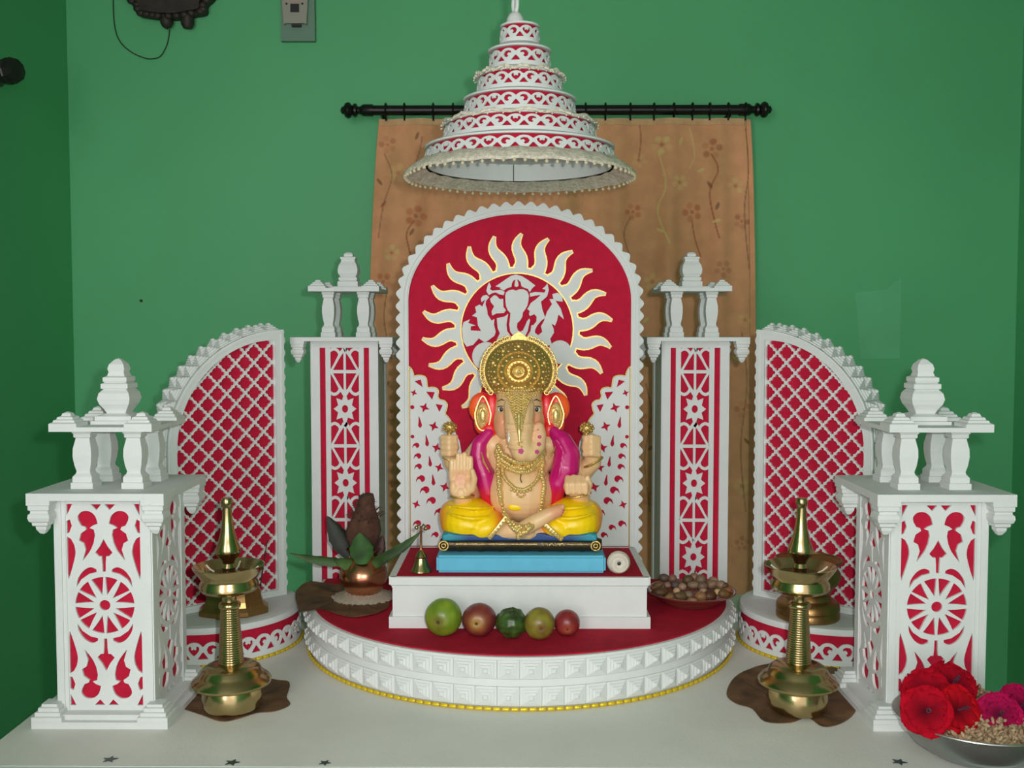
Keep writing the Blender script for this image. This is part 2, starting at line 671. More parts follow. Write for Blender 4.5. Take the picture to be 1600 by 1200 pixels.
m.build('trim_tape', 'yellow_tape', pf)
NB = 90
bm_ = bead_mesh(PI * PR / NB * 0.80, 0.0062, 0.005)
for k in range(NB):
    a = PI + PI * (k + 0.5) / NB
    link('trim_bead', bm_, pf, ((PR + 0.0058) * math.cos(a), (PR + 0.0058) * math.sin(a), 0.0034), (0, 0, a + PI / 2))

# ------------------------------------------------------------------ box pedestal
BY0, BY1, BX, BZ = 1.742, 1.985, 0.219, PH + 0.0015
bx = thing('box_pedestal', 'white box pedestal with red top under the seated idol', 'pedestal', (0, BY0, T + BZ))
BH = 0.090
dy = BY1 - BY0
m = MB()
m.box((0, dy / 2, 0.010), (2 * BX + 0.012, dy + 0.008, 0.020))
m.box((0, dy / 2, BH / 2), (2 * BX, dy, BH - 0.004))
m.build('body', 'foam', bx)
m = MB()
for c, d in (((0, -0.001, BH - 0.008), (2 * BX + 0.006, 0.008, 0.014)), ((0, dy, BH - 0.008), (2 * BX + 0.006, 0.008, 0.014)),
             ((-BX, dy / 2, BH - 0.008), (0.012, dy, 0.014)), ((BX, dy / 2, BH - 0.008), (0.012, dy, 0.014))):
    m.box(c, d)
m.box((0, -0.0015, BH - 0.0175), (2 * BX + 0.002, 0.004, 0.003))
m.build('rim', 'foam', bx)
MB().box((0, dy / 2, BH - 0.0035), (2 * BX - 0.012, dy - 0.012, 0.005)).build('cloth_cover', 'red_cloth', bx)
BOXTOP = BZ + BH - 0.001

# ------------------------------------------------------------------ side discs
def side_disc(sx, label):
    cx, cy, r, h = sx * 0.595, 1.955, 0.166, 0.070
    t = thing('round_stand', label, 'stand', (cx, cy, T), 0, 'round stands either side of the platform')
    MB().lathe([(r - 0.012, 0), (r - 0.012, h - 0.01), (r - 0.012, h + 0.0012)], 64).build('core', 'foam', t)
    MB().lathe([(r - 0.003, 0.012), (r - 0.003, h - 0.010)], 96, cap=False).build('red_band', 'red', t)
    m = MB()
    m.lathe([(r - 0.013, h - 0.011), (r + 0.001, h - 0.011), (r + 0.002, h - 0.006), (r, h), (r - 0.004, h + 0.001), (r - 0.013, h + 0.001)], 96, cap=False)
    m.build('top', 'foam', t)
    m = lace_ring(r, r, 0.010, 0.046, 11, 0.003)
    m.lathe([(r - 0.003, 0.0), (r + 0.002, 0.0), (r + 0.002, 0.012), (r - 0.003, 0.0125)], 96, cap=False)
    m.build('lace_band', 'foam', t)
    MB().lathe([(r - 0.01, 0.0002), (r + 0.0035, 0.0002), (r + 0.0035, 0.0052), (r - 0.01, 0.0052)], 96).build('trim_tape', 'yellow_tape', t)
    nb = 76
    b = bead_mesh(2 * PI * r / nb * 0.8, 0.0056, 0.0045)
    for k in range(nb):
        a = 2 * PI * (k + 0.5) / nb
        if math.sin(a) > 0.35:
            continue
        link('trim_bead', b, t, ((r + 0.0045) * math.cos(a), (r + 0.0045) * math.sin(a), 0.003), (0, 0, a + PI / 2))
    return t


side_disc(-1, 'low round white stand with lace band under the lattice screen at left')
side_disc(1, 'low round white stand with lace band under the lattice screen at right')
DISCTOP = 0.0715

# ------------------------------------------------------------------ lattice wings
WW, WH = 0.243, 0.530


def wing(sx, label):
    """local frame: x runs from the inner (0) to the outer edge, face towards -y"""
    inner, outer = Vector((sx * 0.471, 2.030)), Vector((sx * 0.648, 1.865))
    d = (outer - inner)
    L = d.length
    ang = math.atan2(d.y, d.x) if sx > 0 else math.atan2(-d.y, -d.x)
    # s(x): mirror so that the inner edge is towards the shrine's middle
    s = sx
    t = thing('lattice_screen', label, 'screen', (inner.x, inner.y, T + DISCTOP), ang, 'quarter-arch lattice screens')
    zs = WH - 0.225                    # spring of the curve at the outer edge

    def arch(x0, x1, z0, zsp, ztop, n=20):
        pts = [(x0, z0), (x1, z0), (x1, zsp)]
        for k in range(1, n + 1):
            a = PI / 2 * k / n
            pts.append((x0 + (x1 - x0) * math.cos(a), zsp + (ztop - zsp) * math.sin(a)))
        return pts
    fl_ = lambda lp: [(s * x, z) for x, z in lp]
    o_out = arch(0, L, 0, zs, WH)
    o_in = arch(0.018, L - 0.018, 0.012, zs, WH - 0.020)
    m = MB().sheet([fl_(o_out), fl_(o_in)], -0.006, 0.004)
    # fine groove line standing proud along the outer curve
    g_out = arch(0.004, L - 0.004, 0.004, zs, WH - 0.004)
    g_in = arch(0.007, L - 0.007, 0.007, zs, WH - 0.008)
    m.sheet([fl_(g_out), fl_(g_in)], -0.0075, -0.005)
    m.build('frame', 'foam', t)
    MB().sheet([fl_(arch(0.006, L - 0.006, 0.004, zs, WH - 0.006))], 0.004, 0.010).build('red_backing', 'red', t)
    # lattice: holes are four-lobed, on a diagonal grid
    reg = arch(0.0175, L - 0.0175, 0.0115, zs, WH - 0.0195)
    clip = arch(0.019, L - 0.019, 0.013, zs, WH - 0.021)
    if area(clip) < 0:
        clip = clip[::-1]
    q = 0.0388
    k_ = q * 0.385
    hole = []
    for a in range(4):
        c, si = math.cos(a * PI / 2), math.sin(a * PI / 2)
        for x, y in ((0.98, -0.22), (1.08, 0.0), (0.98, 0.22), (0.74, 0.24), (0.72, 0.40), (0.62, 0.55), (0.55, 0.62), (0.40, 0.72), (0.24, 0.74)):
            hole.append((k_ * (x * c - y * si), k_ * (x * si + y * c)))
    holes = []
    for i in range(-1, 9):
        for j in range(-1, 32):
            cx, cz = i * q + (q / 2 if j % 2 else 0) + 0.004, j * q / 2
            hp = clip_convex([(cx + x, cz + y) for x, y in hole], clip)
            if len(hp) > 2 and abs(area(hp)) > 0.6e-5:
                holes.append(hp)
    MB().sheet([fl_(reg)] + [fl_(h) for h in holes], -0.001, 0.0042).build('lattice', 'foam', t)
    # deep rim with two rows of pyramids on its outside
    rim_out = arch(0, L, 0, zs, WH)[1:]
    m = MB()
    vs, fs = [], []
    off = 0.006
    for (x, z) in rim_out:
        vs += [(s * x, 0.0, z), (s * x, 0.062, z), (s * (x - off), 0.062, max(0, z - off)), (s * (x - off), 0.0, max(0, z - off))]
    for k in range(len(rim_out) - 1):
        for a in range(4):
            fs.append((4 * k + a, 4 * k + (a + 1) % 4, 4 * k + 4 + (a + 1) % 4, 4 * k + 4 + a))
    m.add(vs, fs)
    m.build('rim', 'foam', t)
    sm_ = stud_mesh(0.0255, 0.029, 0.014)
    # walk along the rim
    segs = [rim_out[0]]
    dense = []
    for a, b in zip(rim_out[:-1], rim_out[1:]):
        n = max(1, int(math.hypot(b[0] - a[0], b[1] - a[1]) / 0.002))
        for k in range(n):
            dense.append((a[0] + (b[0] - a[0]) * k / n, a[1] + (b[1] - a[1]) * k / n))
    dense.append(rim_out[-1])
    acc, nxt = 0.0, 0.02
    for a, b in zip(dense[:-1], dense[1:]):
        acc += math.hypot(b[0] - a[0], b[1] - a[1])
        if acc >= nxt:
            nxt += 0.0262
            tx, tz = b[0] - a[0], b[1] - a[1]
            th = math.atan2(tz, tx) - PI / 2      # outward normal angle in the x-z plane
            nx, nz = math.cos(th), math.sin(th)
            for yy in (0.016, 0.046):
                # stud's own axis is -y: turn it to the outward normal
                ux = Vector((s * nx, 0, nz))
                zax = Vector((0, 1, 0))
                R = Matrix((ux.cross(zax) * -1, -ux, zax)).transposed()
                o = link('stud', sm_, t)
                o.matrix_local = Matrix.Translation((s * b[0], yy, b[1])) @ R.to_4x4()
    # half-round scallops down the straight inner edge
    sc_ = MB().sheet([[(0.011 * math.cos(a), 0.0115 * math.sin(a)) for a in [PI / 2 + PI * i / 10 for i in range(11)]]], 0.001, 0.012)
    if s < 0:
        sc_.map(lambda p: (-p[0], p[1], p[2]))
    sc_ = sc_.mesh('scallop', 'foam')
    for k in range(21):
        link('scallop', sc_, t, (s * 0.004, 0, 0.022 + k * 0.0243))
    return t


wing(-1, 'white quarter-arch lattice screen on red backing behind the left oil lamp')
wing(1, 'white quarter-arch lattice screen on red backing behind the right oil lamp')


# ------------------------------------------------------------------ pillars
BAL = [(0.50, 0), (0.50, 0.10), (0.44, 0.11), (0.44, 0.20), (0.33, 0.25), (0.30, 0.29), (0.37, 0.40), (0.42, 0.55), (0.41, 0.68), (0.33, 0.82), (0.31, 0.86), (0.38, 0.88), (0.38, 0.94), (0.43, 0.95), (0.43, 1.0)]
DROP = [(0.50, 0), (0.50, -0.13), (0.45, -0.15), (0.45, -0.27), (0.38, -0.30), (0.38, -0.36), (0.45, -0.40), (0.47, -0.50), (0.42, -0.60), (0.34, -0.64), (0.33, -0.72), (0.23, -0.76), (0.21, -0.85), (0.10, -0.97), (0.02, -1.0)]
PYR = [(0.50, 0), (0.50, 0.22), (0.45, 0.28), (0.40, 0.30), (0.37, 0.46), (0.30, 0.50), (0.27, 0.66), (0.18, 0.72), (0.14, 0.90), (0.03, 1.0)]
FIN_A = [(0.68, 0), (0.68, 0.05), (0.58, 0.055), (0.58, 0.12), (0.30, 0.16), (0.36, 0.22), (0.47, 0.30), (0.52, 0.38), (0.48, 0.47), (0.37, 0.53), (0.43, 0.54), (0.43, 0.61), (0.34, 0.63), (0.38, 0.65), (0.38, 0.71), (0.28, 0.73), (0.24, 0.79), (0.27, 0.84), (0.23, 0.91), (0.10, 0.98), (0.02, 1.0)]
FIN_B = [(0.85, 0), (0.85, 0.06), (0.53, 0.07), (0.53, 0.20), (0.44, 0.22), (0.48, 0.24), (0.48, 0.31), (0.40, 0.33), (0.50, 0.42), (0.52, 0.52), (0.47, 0.64), (0.36, 0.74), (0.36, 0.80), (0.40, 0.81), (0.40, 0.86), (0.22, 0.88), (0.24, 0.94), (0.15, 0.99), (0.02, 1.0)]


def sq(prof, wd, ht, name):
    return MB().lathe([(r * wd, z * ht) for r, z in prof], square=True).mesh(name, 'foam')


def zp(pts, s, cx, cy):
    return [((x - cx) * s, (cy - y) * s) for x, y in pts]


def front_panel_loops():
    """carved panel of the short pillars: traced holes, mirrored left-right and top-bottom; unit 1 = trace pixel"""
    cx, cy = 456, 553
    quarter = [
        [(289, 68), (314, 68), (304, 92), (290, 122)],
        [(402, 70), (446, 70), (426, 96)],
        [(289, 150), (303, 143), (311, 172), (300, 203), (289, 207)],
        smoothline([(346, 150), (344, 128), (362, 108), (392, 107), (416, 128), (426, 163)], 4) + [(405, 172), (392, 183), (410, 190), (414, 215)] +
        smoothline([(408, 250), (392, 288), (360, 333)], 4) + [(374, 282), (366, 252), (347, 240), (355, 208), (378, 190), (374, 178), (357, 172)],
        [(289, 228), (308, 240)] + smoothline([(320, 265), (325, 305), (312, 365), (294, 425)], 4) + [(289, 400)],
        smoothline([(332, 462), (338, 425), (362, 388), (392, 372), (416, 382)], 4) + [(417, 394), (385, 403), (352, 428)],
    ]
    centre = [(456, 235), (475, 272), (496, 300), (479, 318), (467, 318), (464, 350), (463, 392), (449, 392), (448, 350), (445, 318), (433, 318), (416, 300), (437, 272)]
    loops = []
    for q in quarter:
        for fx in (1, -1):
            for fz in (1, -1):
                gx, gy = sum(p[0] for p in q) / len(q), sum(p[1] for p in q) / len(q)
                loops.append([(fx * (max(289, gx + (x - gx) * 1.10) - cx), fz * (cy - max(68, gy + (y - gy) * 1.05))) for x, y in q])
    for fz in (1, -1):
        loops.append([((x - cx), fz * (cy - y)) for x, y in centre])
    for k in range(12):                      # wheel: petals alternate with plain spokes
        a0, a1 = PI / 6 * k, PI / 6 * (k + 1)
        wa, wb = (0.080, 0.045) if k % 2 == 0 else (0.045, 0.080)
        lp = []
        ro, ri, rm = 136, 50, 92
        for i in range(5):
            a = a0 + wa * 0.75 + (a1 - a0 - (wa + wb) * 0.75) * i / 4
            lp.append((ro * math.cos(a), ro * math.sin(a)))
        lp.append((rm * math.cos(a1 - wb * 1.75), rm * math.sin(a1 - wb * 1.75)))
        am = (a0 + a1) / 2 + (wa - wb)
        lp.append((ri * math.cos(am), ri * math.sin(am)))
        lp.append((rm * math.cos(a0 + wa * 1.75), rm * math.sin(a0 + wa * 1.75)))
        loops.append(lp)
    loops.append(circ(0, 0, 25, 20))
    return loops


FRONT_LOOPS = front_panel_loops()


def crown_work(t, z, cap, capth, bal_h, bal_w, sp, up, upth, drop_w, drop_h, pyr_w, pyr_h, fin, fin_w, fin_h):
    """cap slab with hanging drops, four balusters, upper slab, corner pyramids and finial"""
    MB().box((0, 0, z + capth / 2), (cap, cap, capth)).build('cap', 'foam', t)
    d_ = sq(DROP, drop_w, drop_h, 'drop')
    b_ = sq(BAL, bal_w, bal_h, 'baluster')
    p_ = sq(PYR, pyr_w, pyr_h, 'corner_pyramid')
    for sx in (-1, 1):
        for sy in (-1, 1):
            k = cap / 2 - drop_w / 2
            link('drop', d_, t, (sx * k, sy * k, z))
            link('baluster', b_, t, (sx * sp / 2, sy * sp / 2, z + capth))
            k = up / 2 - pyr_w / 2
            link('corner_pyramid', p_, t, (sx * k, sy * k, z + capth + bal_h + upth))
    MB().box((0, 0, z + capth + bal_h + upth / 2), (up, up, upth)).build('upper_slab', 'foam', t)
    link('finial', sq(fin, fin_w, fin_h, 'finial'), t, (0, 0, z + capth + bal_h + upth))


def short_pillar(sx, label):
    t = thing('carved_pillar', label, 'pillar', (sx * 0.633, 1.612, T), 0, 'short carved pillars at the front')
    W = 0.150
    # stepped base
    m = MB()
    m.box((0, 0, 0.005), (0.206, 0.206, 0.010))
    m.box((0, 0, 0.014), (0.186, 0.186, 0.008))
    m.build('base_slab', 'foam', t)
    cb = sq([(0.5, 0), (0.5, 0.3), (0.42, 0.33), (0.42, 0.55), (0.34, 0.58), (0.34, 0.8), (0.26, 0.83), (0.26, 1.0)], 0.046, 0.024, 'corner_step')
    for a in (-1, 1):
        for b in (-1, 1):
            link('corner_step', cb, t, (a * 0.080, b * 0.080, 0.0098))
    z0, z1 = 0.016, 0.346
    MB().box((0, 0, (z0 + z1) / 2), (W - 0.0115, W - 0.0115, z1 - z0)).build('red_core', 'red', t)
    # corner posts with a fine moulding
    for a in (-1, 1):
        for b in (-1, 1):
            m = MB()
            k = W / 2 - 0.009
            m.box((a * k, b * k, (z0 + z1) / 2), (0.018, 0.018, z1 - z0))
            m.box((a * (k + 0.002), b * (k + 0.002), (z0 + z1) / 2), (0.010, 0.018, z1 - z0 - 0.002))
            m.build('corner_post', 'foam', t)
    sc = (W - 0.034) / 348
    vs = (z1 - z0 - 0.014) / 985
    zc = (z0 + z1) / 2
    loops = [[(x * sc, zc + y * vs) for x, y in lp] for lp in FRONT_LOOPS]
    outl = rect(-W / 2 + 0.014, z0, W / 2 - 0.014, z1)
    panel = MB().sheet([outl] + loops, -W / 2 + 0.0015, -W / 2 + 0.0055).mesh('carved_panel', 'foam')
    for k in range(4):
        link('carved_panel', panel, t, None, (0, 0, k * PI / 2))
    crown_work(t, z1, 0.206, 0.011, 0.090, 0.034, 0.078, 0.156, 0.007, 0.035, 0.053, 0.042, 0.022, FIN_A, 0.049, 0.102)
    return t


short_pillar(-1, 'short white pillar with wheel carving at far left front')
short_pillar(1, 'short white pillar with wheel carving beside the flower bowl')


def tall_strip():
    """lattice strip of the tall pillars; returns list of outlines (positive shapes), one period tall = 1.0 wide = 0.66"""
    shapes = []
    hw = 0.245
    # star-flower centred on 0
    st = []
    for k in range(16):
        a = 2 * PI * k / 16
        r = (0.245 if k % 4 == 0 else 0.205) if k % 2 == 0 else 0.125
        if k in (4, 12):
            r = 0.19
        st.append((r * math.sin(a), r * math.cos(a)))
    shapes.append([st, circ(0, 0, 0.052, 14)])
    # bars of the window motif centred on 0.5
    shapes.append([rect(-0.02, 0.17, 0.02, 0.83)])
    shapes.append([rect(-hw, 0.478, hw, 0.522)])
    for fx in (1, -1):
        for fz in (1, -1):
            g = lambda pts: [(fx * x, 0.5 + fz * z) for x, z in pts]
            shapes.append([stroke(g([(0.235, 0.0), (0.17, 0.09), (0.11, 0.18), (0.06, 0.25), (0.0, 0.30)]), [0.035, 0.035, 0.04, 0.05, 0.07])])
            shapes.append([stroke(g(smoothline([(0.075, 0.21), (0.11, 0.275), (0.18, 0.305), (0.245, 0.28)], 4)), 0.042)])
        shapes.append([[(0, 0.14 if fx > 0 else 0.86), (0.05, 0.2 if fx > 0 else 0.8), (0, 0.27 if fx > 0 else 0.73), (-0.05, 0.2 if fx > 0 else 0.8)]])
    return shapes


TALL = tall_strip()


def tall_pillar(sx, label):
    t = thing('tall_pillar', label, 'pillar', (sx * 0.362, 2.180, T), 0, 'tall pillars behind the platform')
    W = 0.138
    z1 = 0.578
    m = MB()
    m.box((0, 0, 0.008), (0.18, 0.18, 0.016))
    m.build('base_slab', 'foam', t)
    MB().box((0, 0, z1 / 2 + 0.006), (W - 0.012, W - 0.012, z1 - 0.012)).build('red_core', 'red', t)
    m = MB()
    for a in (-1, 1):
        for b in (-1, 1):
            for wd, dd in ((0.018, 0.0), (0.011, 0.0015), (0.004, 0.003)):
                k = W / 2 - wd / 2 + dd * 0.3
                m.box((a * k, b * k, z1 / 2 + 0.006), (wd, wd, z1 - 0.013))
    m.box((0, 0, z1 - 0.007), (W - 0.001, W - 0.001, 0.014))
    m.build('corner_moulding', 'foam', t)
    for k, full in ((0, 1), (1, 0), (2, 0), (3, 0)):
        if not full:
            MB().box((0, -W / 2 + 0.004, z1 / 2), (W - 0.03, 0.004, z1 - 0.02)).build('plain_panel', 'foam', t, None, (0, 0, k * PI / 2))
    # fretwork strip
    m = MB()
    P = 117 * 2.112 / 1600
    yy = -W / 2 + 0.003
    for e in (-1, 1):
        m.box((e * 0.0345, yy + 0.002, z1 / 2 + 0.004), (0.0105, 0.004, z1 - 0.02))
    n = 0
    for rep in range(5):
        zb = at(536, 639, 2.112)[1] + (1 - rep) * P
        for s_ in TALL:
            loops = []
            for lp in s_:
                pts = [(x * P * 0.80, zb + z * P) for x, z in lp]
                loops.append(pts)
            zz = [p[1] for p in loops[0]]
            if min(zz) < 0.012 or max(zz) > z1 - 0.005:
                cl = [(-0.04, 0.012), (0.04, 0.012), (0.04, z1 - 0.005), (-0.04, z1 - 0.005)]
                loops = [c for c in (clip_convex(lp, cl) for lp in loops) if len(c) > 2]
            if not loops:
                continue
            n += 1
            dz = 0.00012 * (n % 9)
            m.sheet(loops, yy + dz, yy + 0.004)
    m.build('fretwork_strip', 'foam', t)
    crown_work(t, z1, 0.208, 0.008, 0.094, 0.030, 0.073, 0.146, 0.007, 0.028, 0.044, 0.036, 0.018, FIN_B, 0.040, 0.078)
    return t


tall_pillar(-1, 'tall white pillar with red fretwork strip behind the copper pot')
tall_pillar(1, 'tall white pillar with red fretwork strip behind the tray of nuts')

# ------------------------------------------------------------------ arched backdrop
AY = 2.000
ZA = PH + 0.0015
ab = thing('arched_backdrop', 'tall arched red backdrop with white scalloped frame and sun emblem', 'backdrop', (0, AY, T + ZA))
ARX, ARZ, ASP, ATOP = 0.233, 0.182, 0.657 - ZA, 0.841 - ZA


def arch_loop(rx, top, z0=0.0, n=48):
    rz = top - ASP
    pts = [(-rx, z0), (rx, z0), (rx, ASP * 0.33), (rx, ASP * 0.66)]
    for k in range(n + 1):
        a = PI * k / n
        pts.append((rx * math.cos(a), ASP + rz * math.sin(a)))
    return pts + [(-rx, ASP * 0.66), (-rx, ASP * 0.33)]


MB().sheet([arch_loop(ARX - 0.004, ATOP - 0.004)], 0.0, 0.014).build('red_panel', 'red', ab)
m = MB()
m.sheet([arch_loop(ARX, ATOP), arch_loop(ARX - 0.0165, ATOP - 0.0165, 0.005)], -0.006, 0.012)
m.sheet([arch_loop(ARX - 0.003, ATOP - 0.003, 0.002), arch_loop(ARX - 0.008, ATOP - 0.008, 0.007)], -0.0095, -0.005)
m.sheet([arch_loop(ARX - 0.0105, ATOP - 0.0105, 0.003), arch_loop(ARX - 0.0145, ATOP - 0.0145, 0.007)], -0.0085, -0.005)
m.build('frame', 'foam', ab)
path = arch_loop(ARX, ATOP, n=160)[1:] + [(-ARX, 0)]
dense = []
for a, b in zip(path[:-1], path[1:]):
    n = max(1, int(math.hypot(b[0] - a[0], b[1] - a[1]) / 0.001))
    dense += [(a[0] + (b[0] - a[0]) * k / n, a[1] + (b[1] - a[1]) * k / n) for k in range(n)]
scl = MB().sheet([[(-0.0118, -0.002), (0.0118, -0.002), (0.0112, 0.001), (0.0075, 0.0042), (0.0035, 0.0078), (0, 0.0088), (-0.0035, 0.0078), (-0.0075, 0.0042), (-0.0112, 0.001)]], 0.0, 0.014)
scl.sheet([[(-0.0075, -0.002), (0.0075, -0.002), (0.004, 0.003), (0, 0.0055), (-0.004, 0.003)]], -0.003, 0.0005)
scl = scl.mesh('scallop', 'foam')
acc, nxt = 0.0, 0.012
for a, b in zip(dense[:-1], dense[1:]):
    acc += math.hypot(b[0] - a[0], b[1] - a[1])
    if acc >= nxt:
        nxt += 0.0240
        th = math.atan2(b[1] - a[1], b[0] - a[0])
        link('scallop', scl, ab, (b[0], 0, b[1]), (0, PI - th, 0))

# sun emblem
scx, scz = at(808, 515, AY)
scz -= ZA
RI, RO, RT = 0.1105, 0.1205, 0.186


def ray_shape(a, wk):
    """one flame ray: S-bent, tapering to a point"""
    pts, ws = [], []
    n = 12
    for k in range(n + 1):
        t = k / n
        r = RO - 0.004 + (RT - RO + 0.004) * t
        sw = -0.0030 * math.sin(PI * t / 0.38) if t < 0.38 else 0.0085 * math.sin(PI * (t - 0.38) / 0.60)
        aa = a + 0.03 + sw / r
        pts.append((scx + r * math.cos(aa), scz + r * math.sin(aa)))
        ws.append(max(0.0008, 0.0205 * (1 - t ** 2.6) * (1.12 if t < 0.1 else 1.0)) + wk)
    return stroke(pts, ws)


mg, mw = MB(), MB()
NR = 22
for k in range(NR):
    a = PI / 2 - 0.075 + 2 * PI * k / NR
    mg.sheet([ray_shape(a, 0.0060)], -0.0026 - 0.0001 * (k % 3), 0.0)
    mw.sheet([ray_shape(a, 0.0)], -0.0046 - 0.0001 * (k % 3), -0.002)
mg.sheet([circ(scx, scz, RO + 0.0018, 64), circ(scx, scz, RI - 0.0022, 64)], -0.0030, 0.0)
mw.sheet([circ(scx, scz, RO - 0.0010, 64), circ(scx, scz, RI + 0.0004, 64)], -0.0052, -0.002)
mg.build('sun_glitter_edge', 'glitter', ab)
mw.build('sun_emblem', 'foam', ab)
# cut-out figure inside the sun ring (trace units: 1/8 photo pixel)
FIG = [
    [[(510, 215), (620, 140), (700, 85), (765, 68), (840, 90), (920, 140), (1005, 205), (965, 240), (935, 288), (912, 248), (850, 225), (832, 212), (822, 165), (800, 140), (778, 128), (790, 165), (795, 210),
      (770, 225), (745, 210), (750, 165), (758, 130), (730, 145), (712, 180), (708, 222), (650, 240), (612, 268), (590, 255), (560, 240), (575, 232)]],
    [[(640, 290), (680, 262), (725, 255), (765, 268), (805, 252), (860, 252), (905, 278), (925, 330), (918, 400), (905, 455), (880, 500), (850, 540), (845, 590), (815, 640), (782, 670), (775, 720), (790, 762), (820, 778), (850, 760), (880, 700), (900, 650), (930, 612),
      (940, 640), (925, 700), (910, 770), (880, 830), (720, 815), (692, 775), (680, 690), (690, 600), (695, 548), (660, 510), (640, 460), (632, 400), (630, 330)]],
    [[(430, 165), (455, 215), (440, 250), (470, 268), (540, 262), (580, 258), (625, 285), (610, 325), (560, 315), (510, 290), (470, 300), (425, 325), (395, 270), (412, 205)]],
    [[(440, 372), (490, 325), (520, 330), (560, 372), (605, 372), (608, 470), (640, 512), (615, 545), (520, 552), (468, 578), (460, 525), (492, 462), (452, 415)]],
    [[(935, 300), (1000, 285), (1120, 292), (1132, 258), (1090, 246), (1128, 215), (1155, 178), (1172, 260), (1150, 340), (1075, 405), (1092, 500), (1128, 605), (1080, 640), (1030, 700), (1000, 760), (985, 690), (1018, 650), (1020, 590), (990, 560), (940, 585), (925, 560), (935, 520), (905, 498), (950, 420), (1000, 385), (1072, 322), (1000, 330), (940, 345)]],
    [[(355, 330), (400, 322), (432, 348), (392, 395), (385, 440), (405, 500), (412, 565), (460, 640), (495, 620), (490, 690), (512, 780), (495, 830), (400, 900), (370, 908), (300, 862), (230, 942), (150, 965), (105, 900), (90, 740), (110, 660), (195, 622), (168, 668), (262, 700), (200, 712), (200, 762), (330, 770), (290, 700), (278, 600), (215, 580), (270, 540), (255, 470), (310, 440), (345, 465), (382, 378), (335, 412), (326, 365)]],
    [circ(395, 1085, 178, 30)],
    [[(525, 610), (620, 590), (668, 555), (660, 600), (645, 690), (655, 770), (700, 835), (760, 900), (700, 1000), (540, 930), (512, 905), (562, 800), (535, 730)]],
    [[(1215, 312), (1280, 295), (1340, 330), (1345, 405), (1255, 395), (1320, 490), (1362, 625), (1292, 565), (1275, 640), (1250, 705), (1205, 675), (1232, 740), (1238, 790), (1190, 868), (1215, 950), (1000, 940), (860, 900), (905, 830), (945, 770), (955, 700), (1005, 692), (1000, 790), (1040, 822), (1092, 780), (1075, 710), (1112, 645), (1150, 530), (1212, 435), (1180, 375), (1230, 372)]],
    [circ(1312, 1032, 146, 30)],
]
m = MB()
for k, loops in enumerate(FIG):
    lp2 = []
    for lp in loops:
        lp2.append([(scx + (x - 778) / 8 * 0.00125, scz - (y - 752) / 8 * 0.00125) for x, y in lp])
    m.sheet(lp2, -0.0042 - 0.0001 * k, 0.0)
m.build('cutout_figure', 'foam', ab)


# pierced lace panels at the foot of the arch (trace: 1/4 photo pixel, left one; mirrored on the right)
def pierced(sx):
    _, ztop = at(640, 572, AY)
    s = 0.00125 / 4
    f = lambda x, y: (sx * (0.2165 - (x - 75) * s), ztop - ZA - (y - 48) * s)
    edge = smoothline([(75, 48), (92, 62), (104, 90), (110, 108), (128, 104), (160, 106), (184, 120), (190, 150), (196, 180), (222, 178), (250, 186), (262, 205), (258, 235), (268, 255), (295, 262), (316, 285), (312, 318), (304, 345), (322, 366), (338, 392), (350, 430)], 3)
    outl = edge + [(392, 520), (420, 700), (440, 900), (450, 1180), (75, 1180)]
    holes = [[(110, 142), (150, 132), (162, 180), (136, 162)], [(182, 207), (237, 210), (220, 258)], [(242, 285), (287, 292), (265, 335)]]

    def star4(cx, cy, r, a):
        return [((cx + (r if k % 2 == 0 else r * 0.40) * math.cos(a + PI * k / 4)), (cy + (r if k % 2 == 0 else r * 0.40) * math.sin(a + PI * k / 4))) for k in range(8)]

    def drop(cx, cy, h):
        return smoothline([(cx - 0.10 * h, cy - 0.5 * h), (cx + 0.12 * h, cy + 0.1 * h), (cx + 0.15 * h, cy + 0.32 * h), (cx, cy + 0.5 * h), (cx - 0.16 * h, cy + 0.32 * h), (cx - 0.13 * h, cy)], 3, True)

    def comma(cx, cy, r, fl=1):
        p = [(cx + r * math.cos(t), cy + r * math.sin(t)) for t in [PI * 0.5 - PI * 1.30 * i / 12 for i in range(13)]]
        return p + [(cx - r * 1.15, cy - r * 0.55), (cx - r * 1.55, cy + r * 0.3), (cx - r * 1.65, cy + r * 1.1), (cx - r * 1.15, cy + r * 0.3), (cx - r * 0.75, cy + r * 0.1), (cx - r * 0.3, cy + 0.45 * r)]
    for c in ((106, 215, 24), (172, 308, 34), (230, 425, 34), (247, 560, 33), (263, 685, 31), (298, 808, 34), (118, 918, 30), (330, 930, 32), (335, 1050, 30)):
        holes.append(star4(c[0], c[1], c[2], 0.35))
    for c in ((144, 398, 74), (188, 515, 74), (207, 645, 70), (227, 762, 74)):
        holes.append(drop(*c))
    for c in ((122, 545, 17), (132, 612, 18), (136, 678, 18), (152, 755, 22), (178, 826, 23), (218, 893, 23), (270, 965, 24), (128, 1038, 20), (190, 1062, 18), (240, 1110, 18)):
        holes.append(comma(*c))
    holes.append(circ(96, 490, 12, 12))
    holes.append(circ(96, 305, 13, 12))
    m = MB().sheet([[f(*p) for p in lp] for lp in [outl] + holes], -0.0040, -0.0005)
    m.build('pierced_panel', 'foam', ab)
    g = MB()
    g.tube([(*(lambda q: (q[0], -0.004, q[1]))(f(*p)),) for p in edge], 0.0014, 6)
    q0, q1 = f(78, 48), f(78, 1180)
    g.tube([(q0[0], -0.0045, q0[1]), (q1[0], -0.0045, q1[1])], 0.0015, 6)
    g.build('glitter_edge', 'glitter', ab)


pierced(-1)
pierced(1)

